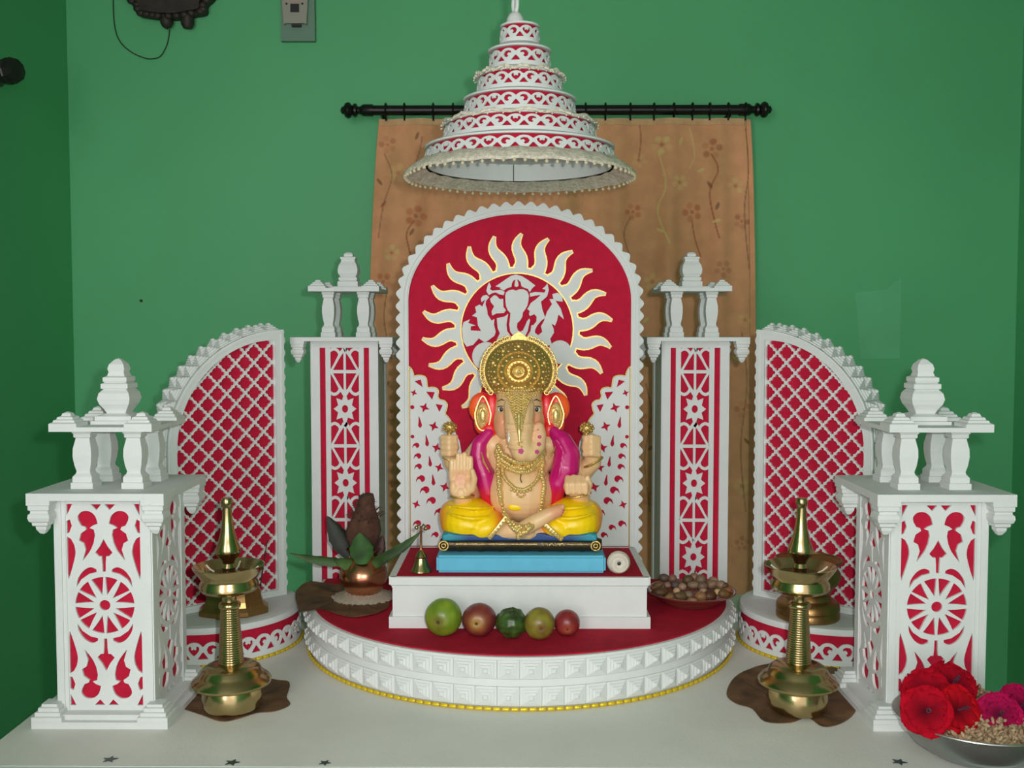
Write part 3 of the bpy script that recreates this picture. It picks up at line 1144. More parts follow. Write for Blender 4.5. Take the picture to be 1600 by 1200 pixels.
# ------------------------------------------------------------------ hanging canopy
CY = 1.85
cp = thing('hanging_canopy', 'six-tiered white conical canopy with red bands hanging above the idol', 'canopy', (0, CY, T))
ppm = lambda px: px / 1600 * CY
tiers = [  # half width px at lace bottom, y bottom px, y top px
    (149, 233, 205, 12), (119, 199, 172, 10), (87, 166, 138, 8), (66, 132, 105, 6), (47, 97, 69, 4), (30, 60, 34, 3)]
tz = []
for hw, yb, yt, n in tiers:
    r = ppm(hw)
    zb = at(812, yb, CY - r)[1]
    zt = at(812, yt, CY - r)[1]
    tz.append((r, zb, zt, n))
for k, (r, zb, zt, n) in enumerate(tiers and tz):
    rt = r * 0.955
    nxt_r = tz[k + 1][0] if k + 1 < len(tz) else 0.014
    zl = tz[k + 1][1] if k + 1 < len(tz) else zt + 0.004
    h = zt - zb
    MB().lathe([(r - 0.004, zb), (rt - 0.004, zt)], 64, cap=False).build('red_band', 'red', cp)
    m = lace_ring(r, r - (r - rt) * 0.85, zb + 0.001, zb + h * 0.86, n, 0.003)
    m.build('lace_band', 'foam', cp)
    m = MB()
    m.lathe([(r - 0.008, zb - 0.003), (r + 0.001, zb - 0.003), (r + 0.0015, zb + 0.003), (r - 0.006, zb + 0.004)], 64, cap=False)
    if k % 2 == 0:
        m.lathe([(rt - 0.006, zt - 0.001), (rt + 0.004, zt - 0.001), (rt + 0.005, zt + 0.002), (rt + 0.002, zt + 0.0035), (max(nxt_r - 0.004, 0.004), zl - 0.001), (max(nxt_r - 0.008, 0.003), zl - 0.004)], 64, cap=False)
        m.build('ledge', 'foam', cp)
    else:
        m.lathe([(rt - 0.006, zt - 0.001), (rt + 0.001, zt - 0.001), (rt + 0.002, zt + 0.002), (max(nxt_r - 0.004, 0.004), zl - 0.001), (max(nxt_r - 0.008, 0.003), zl - 0.004)], 64, cap=False)
        m.build('ledge', 'foam', cp)
        if k == 5:
            continue
        # crinkled gold lace ribbon lying on this ledge
        g = MB()
        cnt = 90
        pts = [((rt + 0.004 + 0.002 * math.sin(9 * i)) * math.cos(2 * PI * i / cnt), (rt + 0.004 + 0.002 * math.sin(9 * i)) * math.sin(2 * PI * i / cnt), zt + 0.002 + 0.0025 * math.sin(5.3 * i)) for i in range(cnt)]
        g.tube(pts, 0.0030, 6, closed=True)
        for i in range(0, 64):
            a = 2 * PI * i / 64
            g.ball(((rt + 0.009) * math.cos(a), (rt + 0.009) * math.sin(a), zt - 0.004 + 0.003 * (i % 2)), 0.0016, 6, 4)
        o = g.build('lace_ribbon', 'lace_trim', cp)
        o['kind'] = 'stuff'
# hollow bottom ring: inner wall and flared skirt with pearls
R1, ZB1 = tz[0][0], tz[0][1]
RS = ppm(178)
ZS = at(812, 243, CY - RS)[1]
MB().lathe([(R1 * 0.955 - 0.010, ZB1 + 0.029), (R1 - 0.010, ZB1 - 0.003), (R1 + 0.001, ZB1 - 0.003)], 72, cap=False).build('inner_wall', 'foam', cp)
MB().lathe([(R1 * 0.955 - 0.0095, ZB1 + 0.0275), (R1 * 0.955 - 0.0095, ZB1 + 0.029)], 48).build('inner_ceiling', 'foam', cp)
m = MB().tube([(-0.012, R1 - 0.0112, ZB1 - 0.003), (-0.012, R1 * 0.955 - 0.0112, ZB1 + 0.027)], 0.0009, 6)
m.build('seam', 'foam_seam', cp)
m = MB()
prof = [(R1 - 0.002, ZB1 + 0.004), (R1 + 0.010, ZB1 + 0.003), (RS - 0.006, ZS + 0.006), (RS, ZS), (RS - 0.003, ZS - 0.004), (R1 + 0.004, ZB1 - 0.006), (R1 - 0.004, ZB1 - 0.004)]
m.lathe(prof, 120, cap=False)


def wob(p):
    a = math.atan2(p[1], p[0])
    return (p[0], p[1], p[2] + 0.0014 * math.sin(a * 60) + 0.001 * math.sin(a * 23))


m.map(wob)
m.build('skirt', 'lace_trim', cp)
g = MB()
for i in range(74):
    a = 2 * PI * i / 74
    for rr, zz, s_ in ((RS - 0.001, ZS - 0.007, 0.0032), (RS - 0.010, ZS + 0.0055, 0.0022)):
        g.ball((rr * math.cos(a), rr * math.sin(a), zz + 0.0012 * math.sin(7 * i)), s_, 8, 6)
    g.tube([((RS - 0.001) * math.cos(a), (RS - 0.001) * math.sin(a), ZS - 0.005), ((RS - 0.003) * math.cos(a), (RS - 0.003) * math.sin(a), ZS + 0.003)], 0.0008, 5)
o = g.build('pearl_fringe', 'pearl', cp)
o['kind'] = 'stuff'
# top knob and hanging chain
ZT = tz[-1][2] + 0.004
MB().lathe([(0.031, ZT - 0.008), (0.029, ZT - 0.001), (0.0, ZT)], 32).build('top_disc', 'red', cp)
xk = (805 - 812) / 1600 * CY
MB().lathe([(0.0165, ZT - 0.002), (0.0155, ZT + 0.010), (0.011, ZT + 0.019), (0.004, ZT + 0.024), (0.003, ZT + 0.024)], 24, Matrix.Translation((xk, 0, 0))).build('top_knob', 'foam', cp)
zc = ZT + 0.024
lnk = MB()
lnk.tube([(0.0075 * math.sin(t), 0, 0.0165 - 0.0165 * math.cos(t)) for t in [2 * PI * i / 20 for i in range(20)]], 0.0035, 8, closed=True)
lnk = lnk.mesh('chain_link', 'chain_white')
z = zc - 0.003
k = 0
while z < ZC - T - 0.03:
    link('chain_link', lnk, cp, (xk, 0, z), (0, 0, 0.5 if k % 2 else 0.5 + PI / 2))
    z += 0.0255
    k += 1
MB().lathe([(0.004, ZC - T - 0.03), (0.02, ZC - T - 0.008), (0.02, ZC - T - 0.0005)], 16, Matrix.Translation((xk, 0, 0))).build('ceiling_hook', 'chain_white', cp)

# ------------------------------------------------------------------ curtain and rod
RY = 2.885
rodz = at(812, 172, RY)[1]
rx0, rx1 = at(566, 172, RY)[0], at(1172, 172, RY)[0]
rd = thing('curtain_rod', 'black curtain rod with knobbed ends across the back wall', 'curtain rod', (0, RY, T + rodz))
MB().tube([(rx0, 0, 0), (rx1, 0, 0)], 0.0135, 20).build('rod', 'iron', rd)
fin = [(0.0135, -0.03), (0.0165, -0.03), (0.0165, -0.004), (0.0145, 0.0), (0.0105, 0.006), (0.0105, 0.012), (0.018, 0.016), (0.019, 0.021), (0.013, 0.028), (0.021, 0.034), (0.0225, 0.040), (0.019, 0.047), (0.011, 0.051), (0.010, 0.056), (0.004, 0.060), (0, 0.061)]
for sx, x in ((-1, rx0), (1, rx1)):
    M = Matrix.Translation((x, 0, 0)) @ Matrix.Rotation(sx * PI / 2, 4, 'Y')
    MB().lathe(fin, 20, M).build('finial', 'iron', rd)
    M = Matrix.Translation((x - sx * 0.05, 0, 0))
    MB().tube([(x - sx * 0.055, 0.0, -0.005), (x - sx * 0.055, 0.03, -0.012), (x - sx * 0.055, YB - RY - 0.001, -0.012)], 0.007, 10).build('wall_bracket', 'iron', rd)
ringm = MB().tube([(0, 0.0175 * math.cos(t), 0.0175 * math.sin(t)) for t in [2 * PI * i / 24 for i in range(24)]], 0.0024, 8, closed=True)
ringm.tube([(0, 0, -0.0175), (0, 0, -0.030)], 0.0026, 8)
ringm = ringm.mesh('ring', 'iron')
for px in (603, 632, 677, 708, 745, 782, 820, 860, 895, 915, 946, 985, 1022, 1053, 1082, 1109, 1138, 1165):
    link('ring', ringm, rd, (at(px, 172, RY)[0], 0, 0.001))

ctop = at(812, 185, RY)[1]
cbot = -0.45
NX, NZ = 420, 640
cw0, cw1 = at(592, 185, RY)[0], at(1171, 185, RY)[0]
ct = thing('curtain', 'tan floral curtain hanging from the black rod behind the shrine', 'curtain', (0, RY, T))
uu = np.linspace(0, 1, NX)
vv = np.linspace(0, 1, NZ)
U, V = np.meshgrid(uu, vv)                  # V = 0 at the top
left = cw0 - 0.050 * V ** 0.7 - 0.01 * np.sin(V * 5)
right = cw1 + 0.048 * V ** 0.7 + 0.008 * np.sin(V * 4 + 1)
X = left + (right - left) * U
fold = 0.010 * np.sin(U * 46 + 0.8 * np.sin(V * 3)) + 0.006 * np.sin(U * 27 + 2.0 + V * 1.5) + 0.004 * np.sin(U * 95 + V * 2)
fold = fold * (0.55 + 0.45 * np.minimum(1, V * 4)) + 0.010 * (U > 0.985)
Yc = 0.004 + fold
Zc = ctop + (cbot - ctop) * V
v0 = np.stack([X, Yc, Zc], -1).reshape(-1, 3)
v1 = v0 + np.array([0, 0.0016, 0])
idx = np.arange(NX * NZ).reshape(NZ, NX)
q = np.stack([idx[:-1, :-1], idx[1:, :-1], idx[1:, 1:], idx[:-1, 1:]], -1).reshape(-1, 4)
# printed pattern: brown and pale five-petal flowers, thin curling stems, small leaves
CW, CH = 1.08, 0.86 * 1.3
col = np.tile(np.array((0.76, 0.365, 0.190)), (NX * NZ, 1)).reshape(NZ, NX, 3)
Xp, Zp = X, Zc
rng = np.random.default_rng(11)
bl = np.zeros((NZ, NX))
for k in range(70):
    cx, cz, rr = rng.uniform(-0.55, 0.8), rng.uniform(cbot, ctop), rng.uniform(0.03, 0.09)
    bl += rng.uniform(-1, 1) * np.exp(-((Xp - cx) ** 2 / (rr * 0.6) ** 2 + (Zp - cz) ** 2 / (rr * 1.5) ** 2))
bl = np.clip(bl, -1, 1)[..., None]
col = col * (1 + 0.17 * bl) + np.array([0.03, -0.012, -0.01]) * np.clip(bl, 0, 1) + np.array([-0.01, 0.03, -0.005]) * np.clip(-bl, 0, 1)


def dab(mask, c, k):
    global col
    mk = np.clip(mask, 0, 1)[..., None] * k
    col = col * (1 - mk) + np.array(c) * mk


BROWN, RUST, PALE, OLIVE = lin(168, 94, 66), lin(196, 104, 66), lin(226, 204, 132), lin(124, 92, 62)


def flower(px, py, r, c, k, a0):
    cx, cz = at(px, py, RY)
    dx, dz = Xp - cx, Zp - cz
    rr, an = np.hypot(dx, dz), np.arctan2(dz, dx) + a0
    for j in range(5):
        pa = a0 + 2 * PI * j / 5
        dab((0.36 * r - np.hypot(dx - 0.6 * r * math.cos(pa), dz - 0.6 * r * math.sin(pa))) / (0.16 * r), c, k * (0.7 + 0.3 * math.sin(3 * j + a0)))
    dab((0.22 * r - rr) / (0.08 * r), BROWN, k * 0.8)


def stem(pts, wd, c, k):
    pts = [at(x, y, RY) for x, y in pts]
    pts = smoothline(pts, 8)
    d = np.full((NZ, NX), 9.0)
    for (ax, az), (bx_, bz) in zip(pts[:-1], pts[1:]):
        ex, ez = bx_ - ax, bz - az
        t = np.clip(((Xp - ax) * ex + (Zp - az) * ez) / (ex * ex + ez * ez + 1e-12), 0, 1)
        d = np.minimum(d, np.hypot(Xp - ax - t * ex, Zp - az - t * ez))
    dab((wd - d) / (wd * 0.5) + 0.4, c, k)


def leaflet(px, py, a, l, wd, c, k):
    cx, cz = at(px, py, RY)
    dx, dz = Xp - cx, Zp - cz
    u_, v_ = dx * math.cos(a) + dz * math.sin(a), -dx * math.sin(a) + dz * math.cos(a)
    dab((1 - (u_ / l) ** 2 - (v_ / wd) ** 2) * 2, c, k)


FLW = [(650, 338, 19, RUST, 0.75), (1082, 331, 18, RUST, 0.75), (1113, 232, 18, BROWN, 0.65), (1034, 226, 17, PALE, 0.7), (1078, 332, 8, BROWN, 0.2), (1062, 285, 14, PALE, 0.6), (1150, 290, 15, PALE, 0.6),
       (1160, 345, 15, BROWN, 0.6), (605, 225, 16, BROWN, 0.45), (622, 270, 17, PALE, 0.4), (990, 330, 15, RUST, 0.7), (612, 395, 15, PALE, 0.6), (598, 440, 17, RUST, 0.6), (1020, 440, 15, PALE, 0.5), (1130, 420, 16, BROWN, 0.5),
       (1010, 660, 15, BROWN, 0.4), (1165, 500, 13, PALE, 0.5), (1162, 640, 16, RUST, 0.5), (1015, 780, 15, RUST, 0.5), (1160, 760, 15, PALE, 0.5), (612, 650, 12, BROWN, 0.5), (614, 760, 13, RUST, 0.5), (1160, 850, 14, BROWN, 0.5), (1000, 250, 13, PALE, 0.35),
       (680, 250, 16, RUST, 0.4), (1075, 420, 15, PALE, 0.4), (612, 540, 12, PALE, 0.5), (1018, 540, 14, BROWN, 0.5)]
for i, (px, py, r, c, k) in enumerate(FLW):
    flower(px, py, r * 0.00181, c, k, 0.7 * i)
for pts, c, k in (([(648, 345), (636, 365), (640, 390), (645, 410)], BROWN, 0.8), ([(1112, 240), (1122, 265), (1110, 300), (1118, 350), (1124, 372)], BROWN, 0.75), ([(1082, 345), (1086, 370), (1096, 400)], BROWN, 0.7),
                  ([(1000, 190), (1002, 220), (998, 250)], BROWN, 0.6), ([(1030, 240), (1040, 290), (1028, 330), (1045, 380)], PALE, 0.7), ([(600, 240), (612, 275), (598, 320), (590, 370)], OLIVE, 0.5), ([(1166, 200), (1172, 260), (1164, 330), (1172, 420)], OLIVE, 0.6),
                  ([(1078, 200), (1086, 240), (1078, 262)], PALE, 0.6), ([(605, 450), (600, 500), (612, 560)], OLIVE, 0.6), ([(1010, 600), (1018, 650), (1008, 720), (1016, 800)], OLIVE, 0.5), ([(1160, 520), (1168, 600), (1158, 700), (1166, 800)], OLIVE, 0.5),
                  ([(660, 215), (655, 240), (640, 290)], OLIVE, 0.45), ([(985, 340), (975, 365), (985, 400)], OLIVE, 0.5)):
    stem(pts, 0.0022, c, k)
for px, py, a, c in ((644, 363, 1.0, OLIVE), (1110, 288, -1.0, OLIVE), (1121, 322, 1.2, OLIVE), (592, 283, -0.9, OLIVE), (598, 318, 0.8, BROWN), (652, 213, 1.2, OLIVE), (1064, 220, 1.2, PALE), (1096, 265, 0.4, PALE), (1120, 345, 0.3, PALE), (1032, 360, -0.5, PALE),
                     (1010, 500, 0.8, PALE), (1150, 560, -0.6, PALE), (1018, 700, 0.7, OLIVE), (1168, 690, -0.8, OLIVE), (605, 600, 0.9, OLIVE)):
    leaflet(px, py, a, 0.013, 0.005, c, 0.75)
me = bpy.data.meshes.new('cloth')
nv = NX * NZ
allv = np.concatenate([v0, v1])
rimloop = np.concatenate([idx[0, :], idx[1:, -1], idx[-1, -2::-1], idx[-2:0:-1, 0]])
rq = np.stack([rimloop, np.roll(rimloop, -1), np.roll(rimloop, -1) + nv, rimloop + nv], -1)
allq = np.concatenate([q, q[:, ::-1] + nv, rq])
me.from_pydata(allv.tolist(), [], allq.tolist())
ca = me.color_attributes.new('Col', 'FLOAT_COLOR', 'POINT')
buf = np.ones((2 * nv, 4), dtype=np.float32)
cc = np.clip(col.reshape(-1, 3), 0, 1)
buf[:nv, :3] = cc
buf[nv:, :3] = cc
ca.data.foreach_set('color', buf.ravel())
me.polygons.foreach_set('use_smooth', [True] * len(me.polygons))
mat('curtain_cloth', (0.4, 0.2, 0.1), 0.9, attr=True, var=0.10, vscale=22, bump=0.3, bscale=700, spec=0.15)
me.materials.append(MATS['curtain_cloth'])
link('cloth', me, ct)
m = MB()
hp = [(float(X[0, i]), float(Yc[0, i]) - 0.001, ctop - 0.006) for i in range(0, NX, 3)]
vs = [(x, y - 0.0015, ctop) for x, y, z in hp] + [(x, y - 0.0015, ctop - 0.018) for x, y, z in hp] + [(x, y + 0.001, ctop) for x, y, z in hp] + [(x, y + 0.001, ctop - 0.018) for x, y, z in hp]
n = len(hp)
fs = []
for i in range(n - 1):
    fs += [(i, n + i, n + i + 1, i + 1), (2 * n + i + 1, 3 * n + i + 1, 3 * n + i, 2 * n + i), (i, i + 1, 2 * n + i + 1, 2 * n + i), (n + i + 1, n + i, 3 * n + i, 3 * n + i + 1)]
mat('curtain_hem', lin(214, 168, 124), 0.9, var=0.15, vscale=40)
m.add(vs, fs)
m.build('heading_band', 'curtain_hem', ct)


# ------------------------------------------------------------------ dry leaf plates, oil lamps
def leaf_blade(outline, z_fn, c0, c1, th=0.0012, name='leaf', m='leaf_dry', parent=None, rings=5):
    """leaf with a real edge: concentric grid from the outline to its middle, lifted by z_fn"""
    n = len(outline)
    cx, cy = sum(p[0] for p in outline) / n, sum(p[1] for p in outline) / n
    v, f = [], []
    for lay in (0, 1):
        for r in range(rings):
            t = 1 - r / rings
            for x, y in outline:
                X_, Y_ = cx + (x - cx) * t, cy + (y - cy) * t
                v.append((X_, Y_, z_fn(X_, Y_, t) + (th if lay == 0 else 0)))
        v.append((cx, cy, z_fn(cx, cy, 0) + (th if lay == 0 else 0)))
    N = n * rings + 1
    for lay in (0, 1):
        o = lay * N
        for r in range(rings - 1):
            for i in range(n):
                j = (i + 1) % n
                q_ = (o + r * n + i, o + r * n + j, o + (r + 1) * n + j, o + (r + 1) * n + i)
                f.append(q_ if lay == 0 else q_[::-1])
        for i in range(n):
            j = (i + 1) % n
            t_ = (o + (rings - 1) * n + i, o + (rings - 1) * n + j, o + N - 1)
            f.append(t_ if lay == 0 else t_[::-1])
    for i in range(n):
        j = (i + 1) % n
        f.append((i, N + i, N + j, j))
    mb = MB().add(v, f, None, True)
    ob = mb.build(name, m, parent, sharp=60)
    paint(ob, lambda x, y, z: mixc(c0, c1, 0.5 + 0.9 * pnoise((x * 40, y * 40, z * 10))))
    return ob


DRY0, DRY1 = lin(70, 46, 26), lin(120, 86, 52)


def dry_leaf(center, outline_px, label, z=0.0, lift=0.012, group='dry leaf mats'):
    pts = [on(px, py, z) for px, py in outline_px]
    c = center
    t = thing('dry_leaf', label, 'leaf', (c[0], c[1], T + z), 0, group)
    lp = smoothline([(x - c[0], y - c[1]) for x, y in pts], 4, True)
    R = max(math.hypot(*p) for p in lp)
    fn = lambda x, y, tt: 0.0005 + lift * max(0, (math.hypot(x, y) / R - 0.55)) ** 1.3 * (0.8 + 1.2 * pnoise((x * 25, y * 25, 3.0)))
    leaf_blade(lp, lambda x, y, tt: max(0.0004, fn(x, y, tt)), DRY0, DRY1, name='blade', parent=t, rings=7)
    m = MB()
    far = max(lp, key=lambda p: math.hypot(*p))
    m.tube([(far[0] * s_, far[1] * s_, max(0.001, fn(far[0] * s_, far[1] * s_, 0)) + 0.0016) for s_ in [i / 8 for i in range(9)]], [0.0018 - 0.00013 * i for i in range(9)], 6)
    for k in range(7):
        p = lp[int(len(lp) * (k + 0.5) / 7)]
        m.tube([(p[0] * s_, p[1] * s_, max(0.001, fn(p[0] * s_, p[1] * s_, 0)) + 0.0013) for s_ in [0.1 + 0.8 * i / 6 for i in range(7)]], 0.0007, 5)
    m.build('vein', 'stalk', t)
    return t


LAMPL = at(363, 1098, 1.584)[0], 1.584
LAMPR = at(1246, 1098, 1.584)[0], 1.584
dry_leaf(LAMPL, [(250, 1098), (290, 1080), (330, 1052), (380, 1045), (425, 1062), (452, 1068), (448, 1090), (453, 1102), (430, 1112), (400, 1115), (372, 1124), (345, 1128), (315, 1118), (285, 1108)],
         'dry brown leaf spread flat under the left oil lamp')
dry_leaf(LAMPR, [(1135, 1085), (1148, 1060), (1180, 1045), (1225, 1038), (1280, 1042), (1325, 1055), (1342, 1085), (1335, 1115), (1312, 1132), (1285, 1136), (1262, 1122), (1235, 1130), (1195, 1128), (1175, 1108), (1150, 1100)],
         'dry brown leaf spread flat under the right oil lamp')


def oil_lamp(loc, cx, label, tilt):
    Y = loc[1]
    hz = lambda py: at(cx, py, Y)[1]
    k = Y / 1600
    z0 = 0.0055
    t = thing('oil_lamp', label, 'oil lamp', (loc[0], Y, T + z0), 0, 'tall brass oil lamps')
    t.rotation_euler = (0, tilt, 0)
    Z = lambda py: hz(py) - z0
    prof = [(40, -0.0), (44, 0.003), (46, 0.008), (47, 0.020), (45, 0.030), (44, 0.034)]
    base = [(r * k, z) for r, z in prof] + [(59 * k, Z(1068)), (62 * k, Z(1066)), (62.5 * k, Z(1063)), (59 * k, Z(1058)), (52 * k, Z(1053)), (48 * k, Z(1049)), (45 * k, Z(1043)), (38 * k, Z(1038)), (29 * k, Z(1035)), (20 * k, Z(1034)), (0, Z(1034))]
    MB().lathe(base, 48).build('base', 'brass', t)
    col_ = []
    n = 26
    for i in range(n):
        f = i / n
        py = 1042 + (950 - 1042) * f
        r = 20.5 + (14.0 - 20.5) * f
        col_ += [((r - 0.9) * k, Z(py)), (r * k, Z(py - 0.9)), (r * k, Z(py - 2.2)), ((r - 0.9) * k, Z(py - 3.2))]
    col_ += [(16.5 * k, Z(949)), (17.5 * k, Z(945)), (16 * k, Z(941)), (11 * k, Z(939)), (10.5 * k, Z(933)), (13 * k, Z(926))]
    MB().lathe(col_, 36).build('column', 'brass', t, sharp=60)
    bowl = [(12 * k, Z(928)), (30 * k, Z(926)), (42 * k, Z(922)), (46 * k, Z(917)), (45.5 * k, Z(910)), (42.5 * k, Z(905)), (42.5 * k, Z(903)), (47 * k, Z(897)), (55 * k, Z(886)), (56 * k, Z(883)), (54 * k, Z(882.5)), (46 * k, Z(892)), (38 * k, Z(901)), (20 * k, Z(904)), (0, Z(904))]
    MB().lathe(bowl, 56).build('oil_bowl', 'brass', t)
    MB().lathe([(41 * k, Z(899)), (42.5 * k, Z(897))], 48).build('oil', 'tray', t)
    sp = [(10 * k, Z(903)), (9.5 * k, Z(890)), (11.5 * k, Z(886)), (9 * k, Z(880)), (11 * k, Z(874)), (17 * k, Z(868)), (20 * k, Z(862)), (19.5 * k, Z(857)), (15 * k, Z(845)), (10.5 * k, Z(828)), (8 * k, Z(810)), (7.2 * k, Z(794)), (7.2 * k, Z(791)), (8.8 * k, Z(789)), (9.2 * k, Z(785)), (8.6 * k, Z(780)), (7.5 * k, Z(778)), (0, Z(777))]
    MB().lathe(sp, 36).build('spire', 'brass', t)
    for a in range(5):
        an = -PI / 2 + 2 * PI * a / 5 + 0.5
        MB().tube([(30 * k * math.cos(an), 30 * k * math.sin(an), Z(896)), (38 * k * math.cos(an), 38 * k * math.sin(an), Z(893)), (46 * k * math.cos(an), 46 * k * math.sin(an), Z(887))], 0.0014, 6).build('wick', 'shell', t)
    return t


oil_lamp(LAMPL, 361, 'tall brass oil lamp standing on a dry leaf at left', -0.012)
oil_lamp(LAMPR, 1247, 'tall brass oil lamp standing on a dry leaf at right', 0.006)


# small brass vessels on the round stands
def stand_xy(px, py):
    return on(px, py, DISCTOP)


x, y = stand_xy(1262, 964)
vs_ = thing('brass_vase', 'short orange brass vase hidden behind the right oil lamp', 'vase', (x, y, T + DISCTOP))
k = y / 1600
prof = [(47, 0), (49, 2), (49, 10), (47, 13), (49, 15), (48, 24), (44, 28), (36, 31), (33, 38), (36, 46), (46, 56), (50, 66), (48, 74), (43, 82), (50, 88), (53, 92), (49, 92), (38, 82), (0, 78)]
MB().lathe([(r * k, z * k) for r, z in prof], 48).build('body', 'brass_old', vs_)
MB().tube([(50.5 * k * math.cos(a), 50.5 * k * math.sin(a), 92 * k) for a in [2 * PI * i / 48 for i in range(48)]], 2.2 * k, 8, closed=True).build('lip', 'brass_old', vs_)
x, y = stand_xy(366, 957)
vs_ = thing('brass_burner', 'low orange brass incense burner hidden behind the left oil lamp', 'burner', (x, y, T + DISCTOP), 0.25)
k = y / 1600
m = MB()
m.lathe([(r * k, z * k) for r, z in [(54, 0), (57, 2), (57, 8), (52, 12), (49, 14), (46, 22), (44, 34), (40, 42), (34, 46), (30, 47), (0, 47)]], 8, smooth=False, a0=PI / 8)
m.map(lambda p: (p[0], p[1] * 0.72, p[2]))
m.build('body', 'brass_old', vs_)
MB().lathe([(20 * k, 46 * k), (22 * k, 52 * k), (40 * k, 60 * k), (46 * k, 74 * k), (44 * k, 76 * k), (36 * k, 64 * k), (0, 58 * k)], 32).build('cup', 'brass', vs_)
x2, y2 = stand_xy(404, 940)
inc = thing('incense_stick', 'thin brown incense stick leaning by the left lattice screen', 'incense', (x2, y2, T + DISCTOP))
MB().tube([(0, 0, 0), (0.006, 0.004, 0.05), (0.016, 0.012, 0.12)], [0.0012, 0.0014, 0.0009], 6).build('stick', 'coconut', inc)
MB().lathe([(0.008, 0), (0.009, 0.003), (0.004, 0.006), (0.003, 0.014), (0, 0.0145)], 14).build('holder', 'brass_old', inc)

# ------------------------------------------------------------------ copper pot with leaves and coconut
PT = PH + 0.0016
kx, ky = on(567, 937, PT)
ky += 0.012
ks = ky / 1600
dry_leaf((kx - 0.025, ky), [(463, 925), (485, 912), (520, 914), (560, 915), (600, 925), (608, 945), (596, 958), (560, 966), (530, 962), (500, 952), (475, 958), (464, 945)],
         'dry leaf mat under the copper pot, curling over the platform edge', PT, 0.010)
rc = thing('rice_bed', 'ring of pale rice grains heaped around the foot of the copper pot', 'rice', (kx, ky, T + PT + 0.002))
rc['kind'] = 'stuff'
m = MB()
m.lathe([(0.0, 0.0), (0.056, 0.0), (0.058, 0.0018), (0.050, 0.006), (0.030, 0.009), (0.0, 0.009)], 40)
for i in range(900):
    a, r = random.uniform(0, 2 * PI), 0.059 * math.sqrt(random.uniform(0.18, 1.05))
    z_ = 0.009 - max(0, r - 0.03) / 0.028 * 0.008
    R = Euler((random.uniform(-0.6, 0.6), random.uniform(-0.6, 0.6), random.uniform(0, PI))).to_matrix()
    m.ball((r * math.cos(a), r * math.sin(a), max(0.001, z_)), (0.0032, 0.0012, 0.0011), 5, 4, R)
o = m.build('grains', 'rice', rc)
o['kind'] = 'stuff'
kp = thing('copper_pot', 'round copper pot holding green leaves and a coconut', 'pot', (kx, ky, T + PT + 0.0105))
prof = [(22, 0), (24, 1), (28, 4), (33, 12), (37, 22), (38, 30), (36, 39), (30, 47), (24, 52), (21.5, 56), (21, 60), (23, 65), (27, 69), (27.5, 70.5), (26, 71), (21, 66), (19, 60), (20, 54), (0, 52)]
MB().lathe([(r * ks, z * ks) for r, z in prof], 56).build('body', 'copper', kp)
ZR = 69 * ks                                 # rim height


def kleaf(root, tip, droop, wd, c0, c1, label):
    """pointed leaf from the pot's mouth to the tip, bent upwards or down"""
    a, b = Vector(root), Vector(tip)
    d = b - a
    side = d.cross(Vector((0, 1, -0.55)))
    side.normalize()
    nrm = side.cross(d).normalized()
    n = 14
    v, f = [], []
    for lay in (0, 1):
        for i in range(n + 1):
            t = i / n
            p = a + d * t + Vector((0, 0, droop * 4 * t * (1 - t)))
            wv = wd * (math.sin(PI * min(1, t * 0.93 + 0.07)) ** 0.8) * (1 - 0.35 * t)
            if t == 1:
                wv = 0.0003
            for s_, up in ((-1, 0.25), (-0.5, 0.08), (0, 0.0), (0.5, 0.08), (1, 0.25)):
                ww = side * (wv * s_ * (1 + 0.06 * math.sin(9 * t * PI)))
                v.append(tuple(p + ww + nrm * (wv * up * 0.9) + nrm * (0.0006 if lay == 0 else -0.0006)))
    N = (n + 1) * 5
    for lay in (0, 1):
        for i in range(n):
            for j in range(4):
                q_ = tuple(lay * N + k_ for k_ in (i * 5 + j, i * 5 + j + 1, (i + 1) * 5 + j + 1, (i + 1) * 5 + j))
                f.append(q_ if lay == 0 else q_[::-1])
    for i in range(n):
        for j in (0, 4):
            q_ = (i * 5 + j, (i + 1) * 5 + j, N + (i + 1) * 5 + j, N + i * 5 + j)
            f.append(q_)
    o = MB().add(v, f, None, True).build('leaf', 'leaf', kp, sharp=80)
    paint(o, lambda x, y, z: mixc(c0, c1, 0.5 + pnoise((x * 45, y * 45, z * 45))))
    if label:
        o['label'] = label
    return o


G0, G1, GD0, GD1 = lin(38, 66, 28), lin(72, 104, 46), lin(22, 26, 18), lin(38, 40, 26)
kl = lambda px, py, d: (at(px, py, ky + d)[0] - kx, d, at(px, py, ky + d)[1] - PT - 0.0105)
kleaf(kl(548, 878, -0.005), kl(452, 864, -0.01), -0.006, 0.011, G0, G1, 'long green leaf reaching left')
kleaf(kl(585, 876, -0.005), kl(658, 830, 0.0), -0.008, 0.012, G0, G1, 'green leaf reaching right and up')
kleaf(kl(566, 882, -0.036), kl(562, 832, -0.046), 0.0, 0.026, G0, lin(62, 112, 48), 'bright green leaf facing the front')
kleaf(kl(545, 870, 0.006), kl(511, 806, 0.012), 0.0, 0.022, GD0, GD1, 'dark upright leaf at left')
kleaf(kl(588, 874, 0.004), kl(598, 836, 0.012), 0.0, 0.014, lin(52, 24, 18), lin(70, 36, 26), 'dark brown leaf at right')
kleaf(kl(556, 880, -0.020), kl(522, 874, -0.04), -0.004, 0.014, G0, G1, None)
kleaf(kl(578, 880, -0.020), kl(606, 866, -0.04), -0.004, 0.014, G0, G1, None)
m = MB()
cz = ZR + 0.028
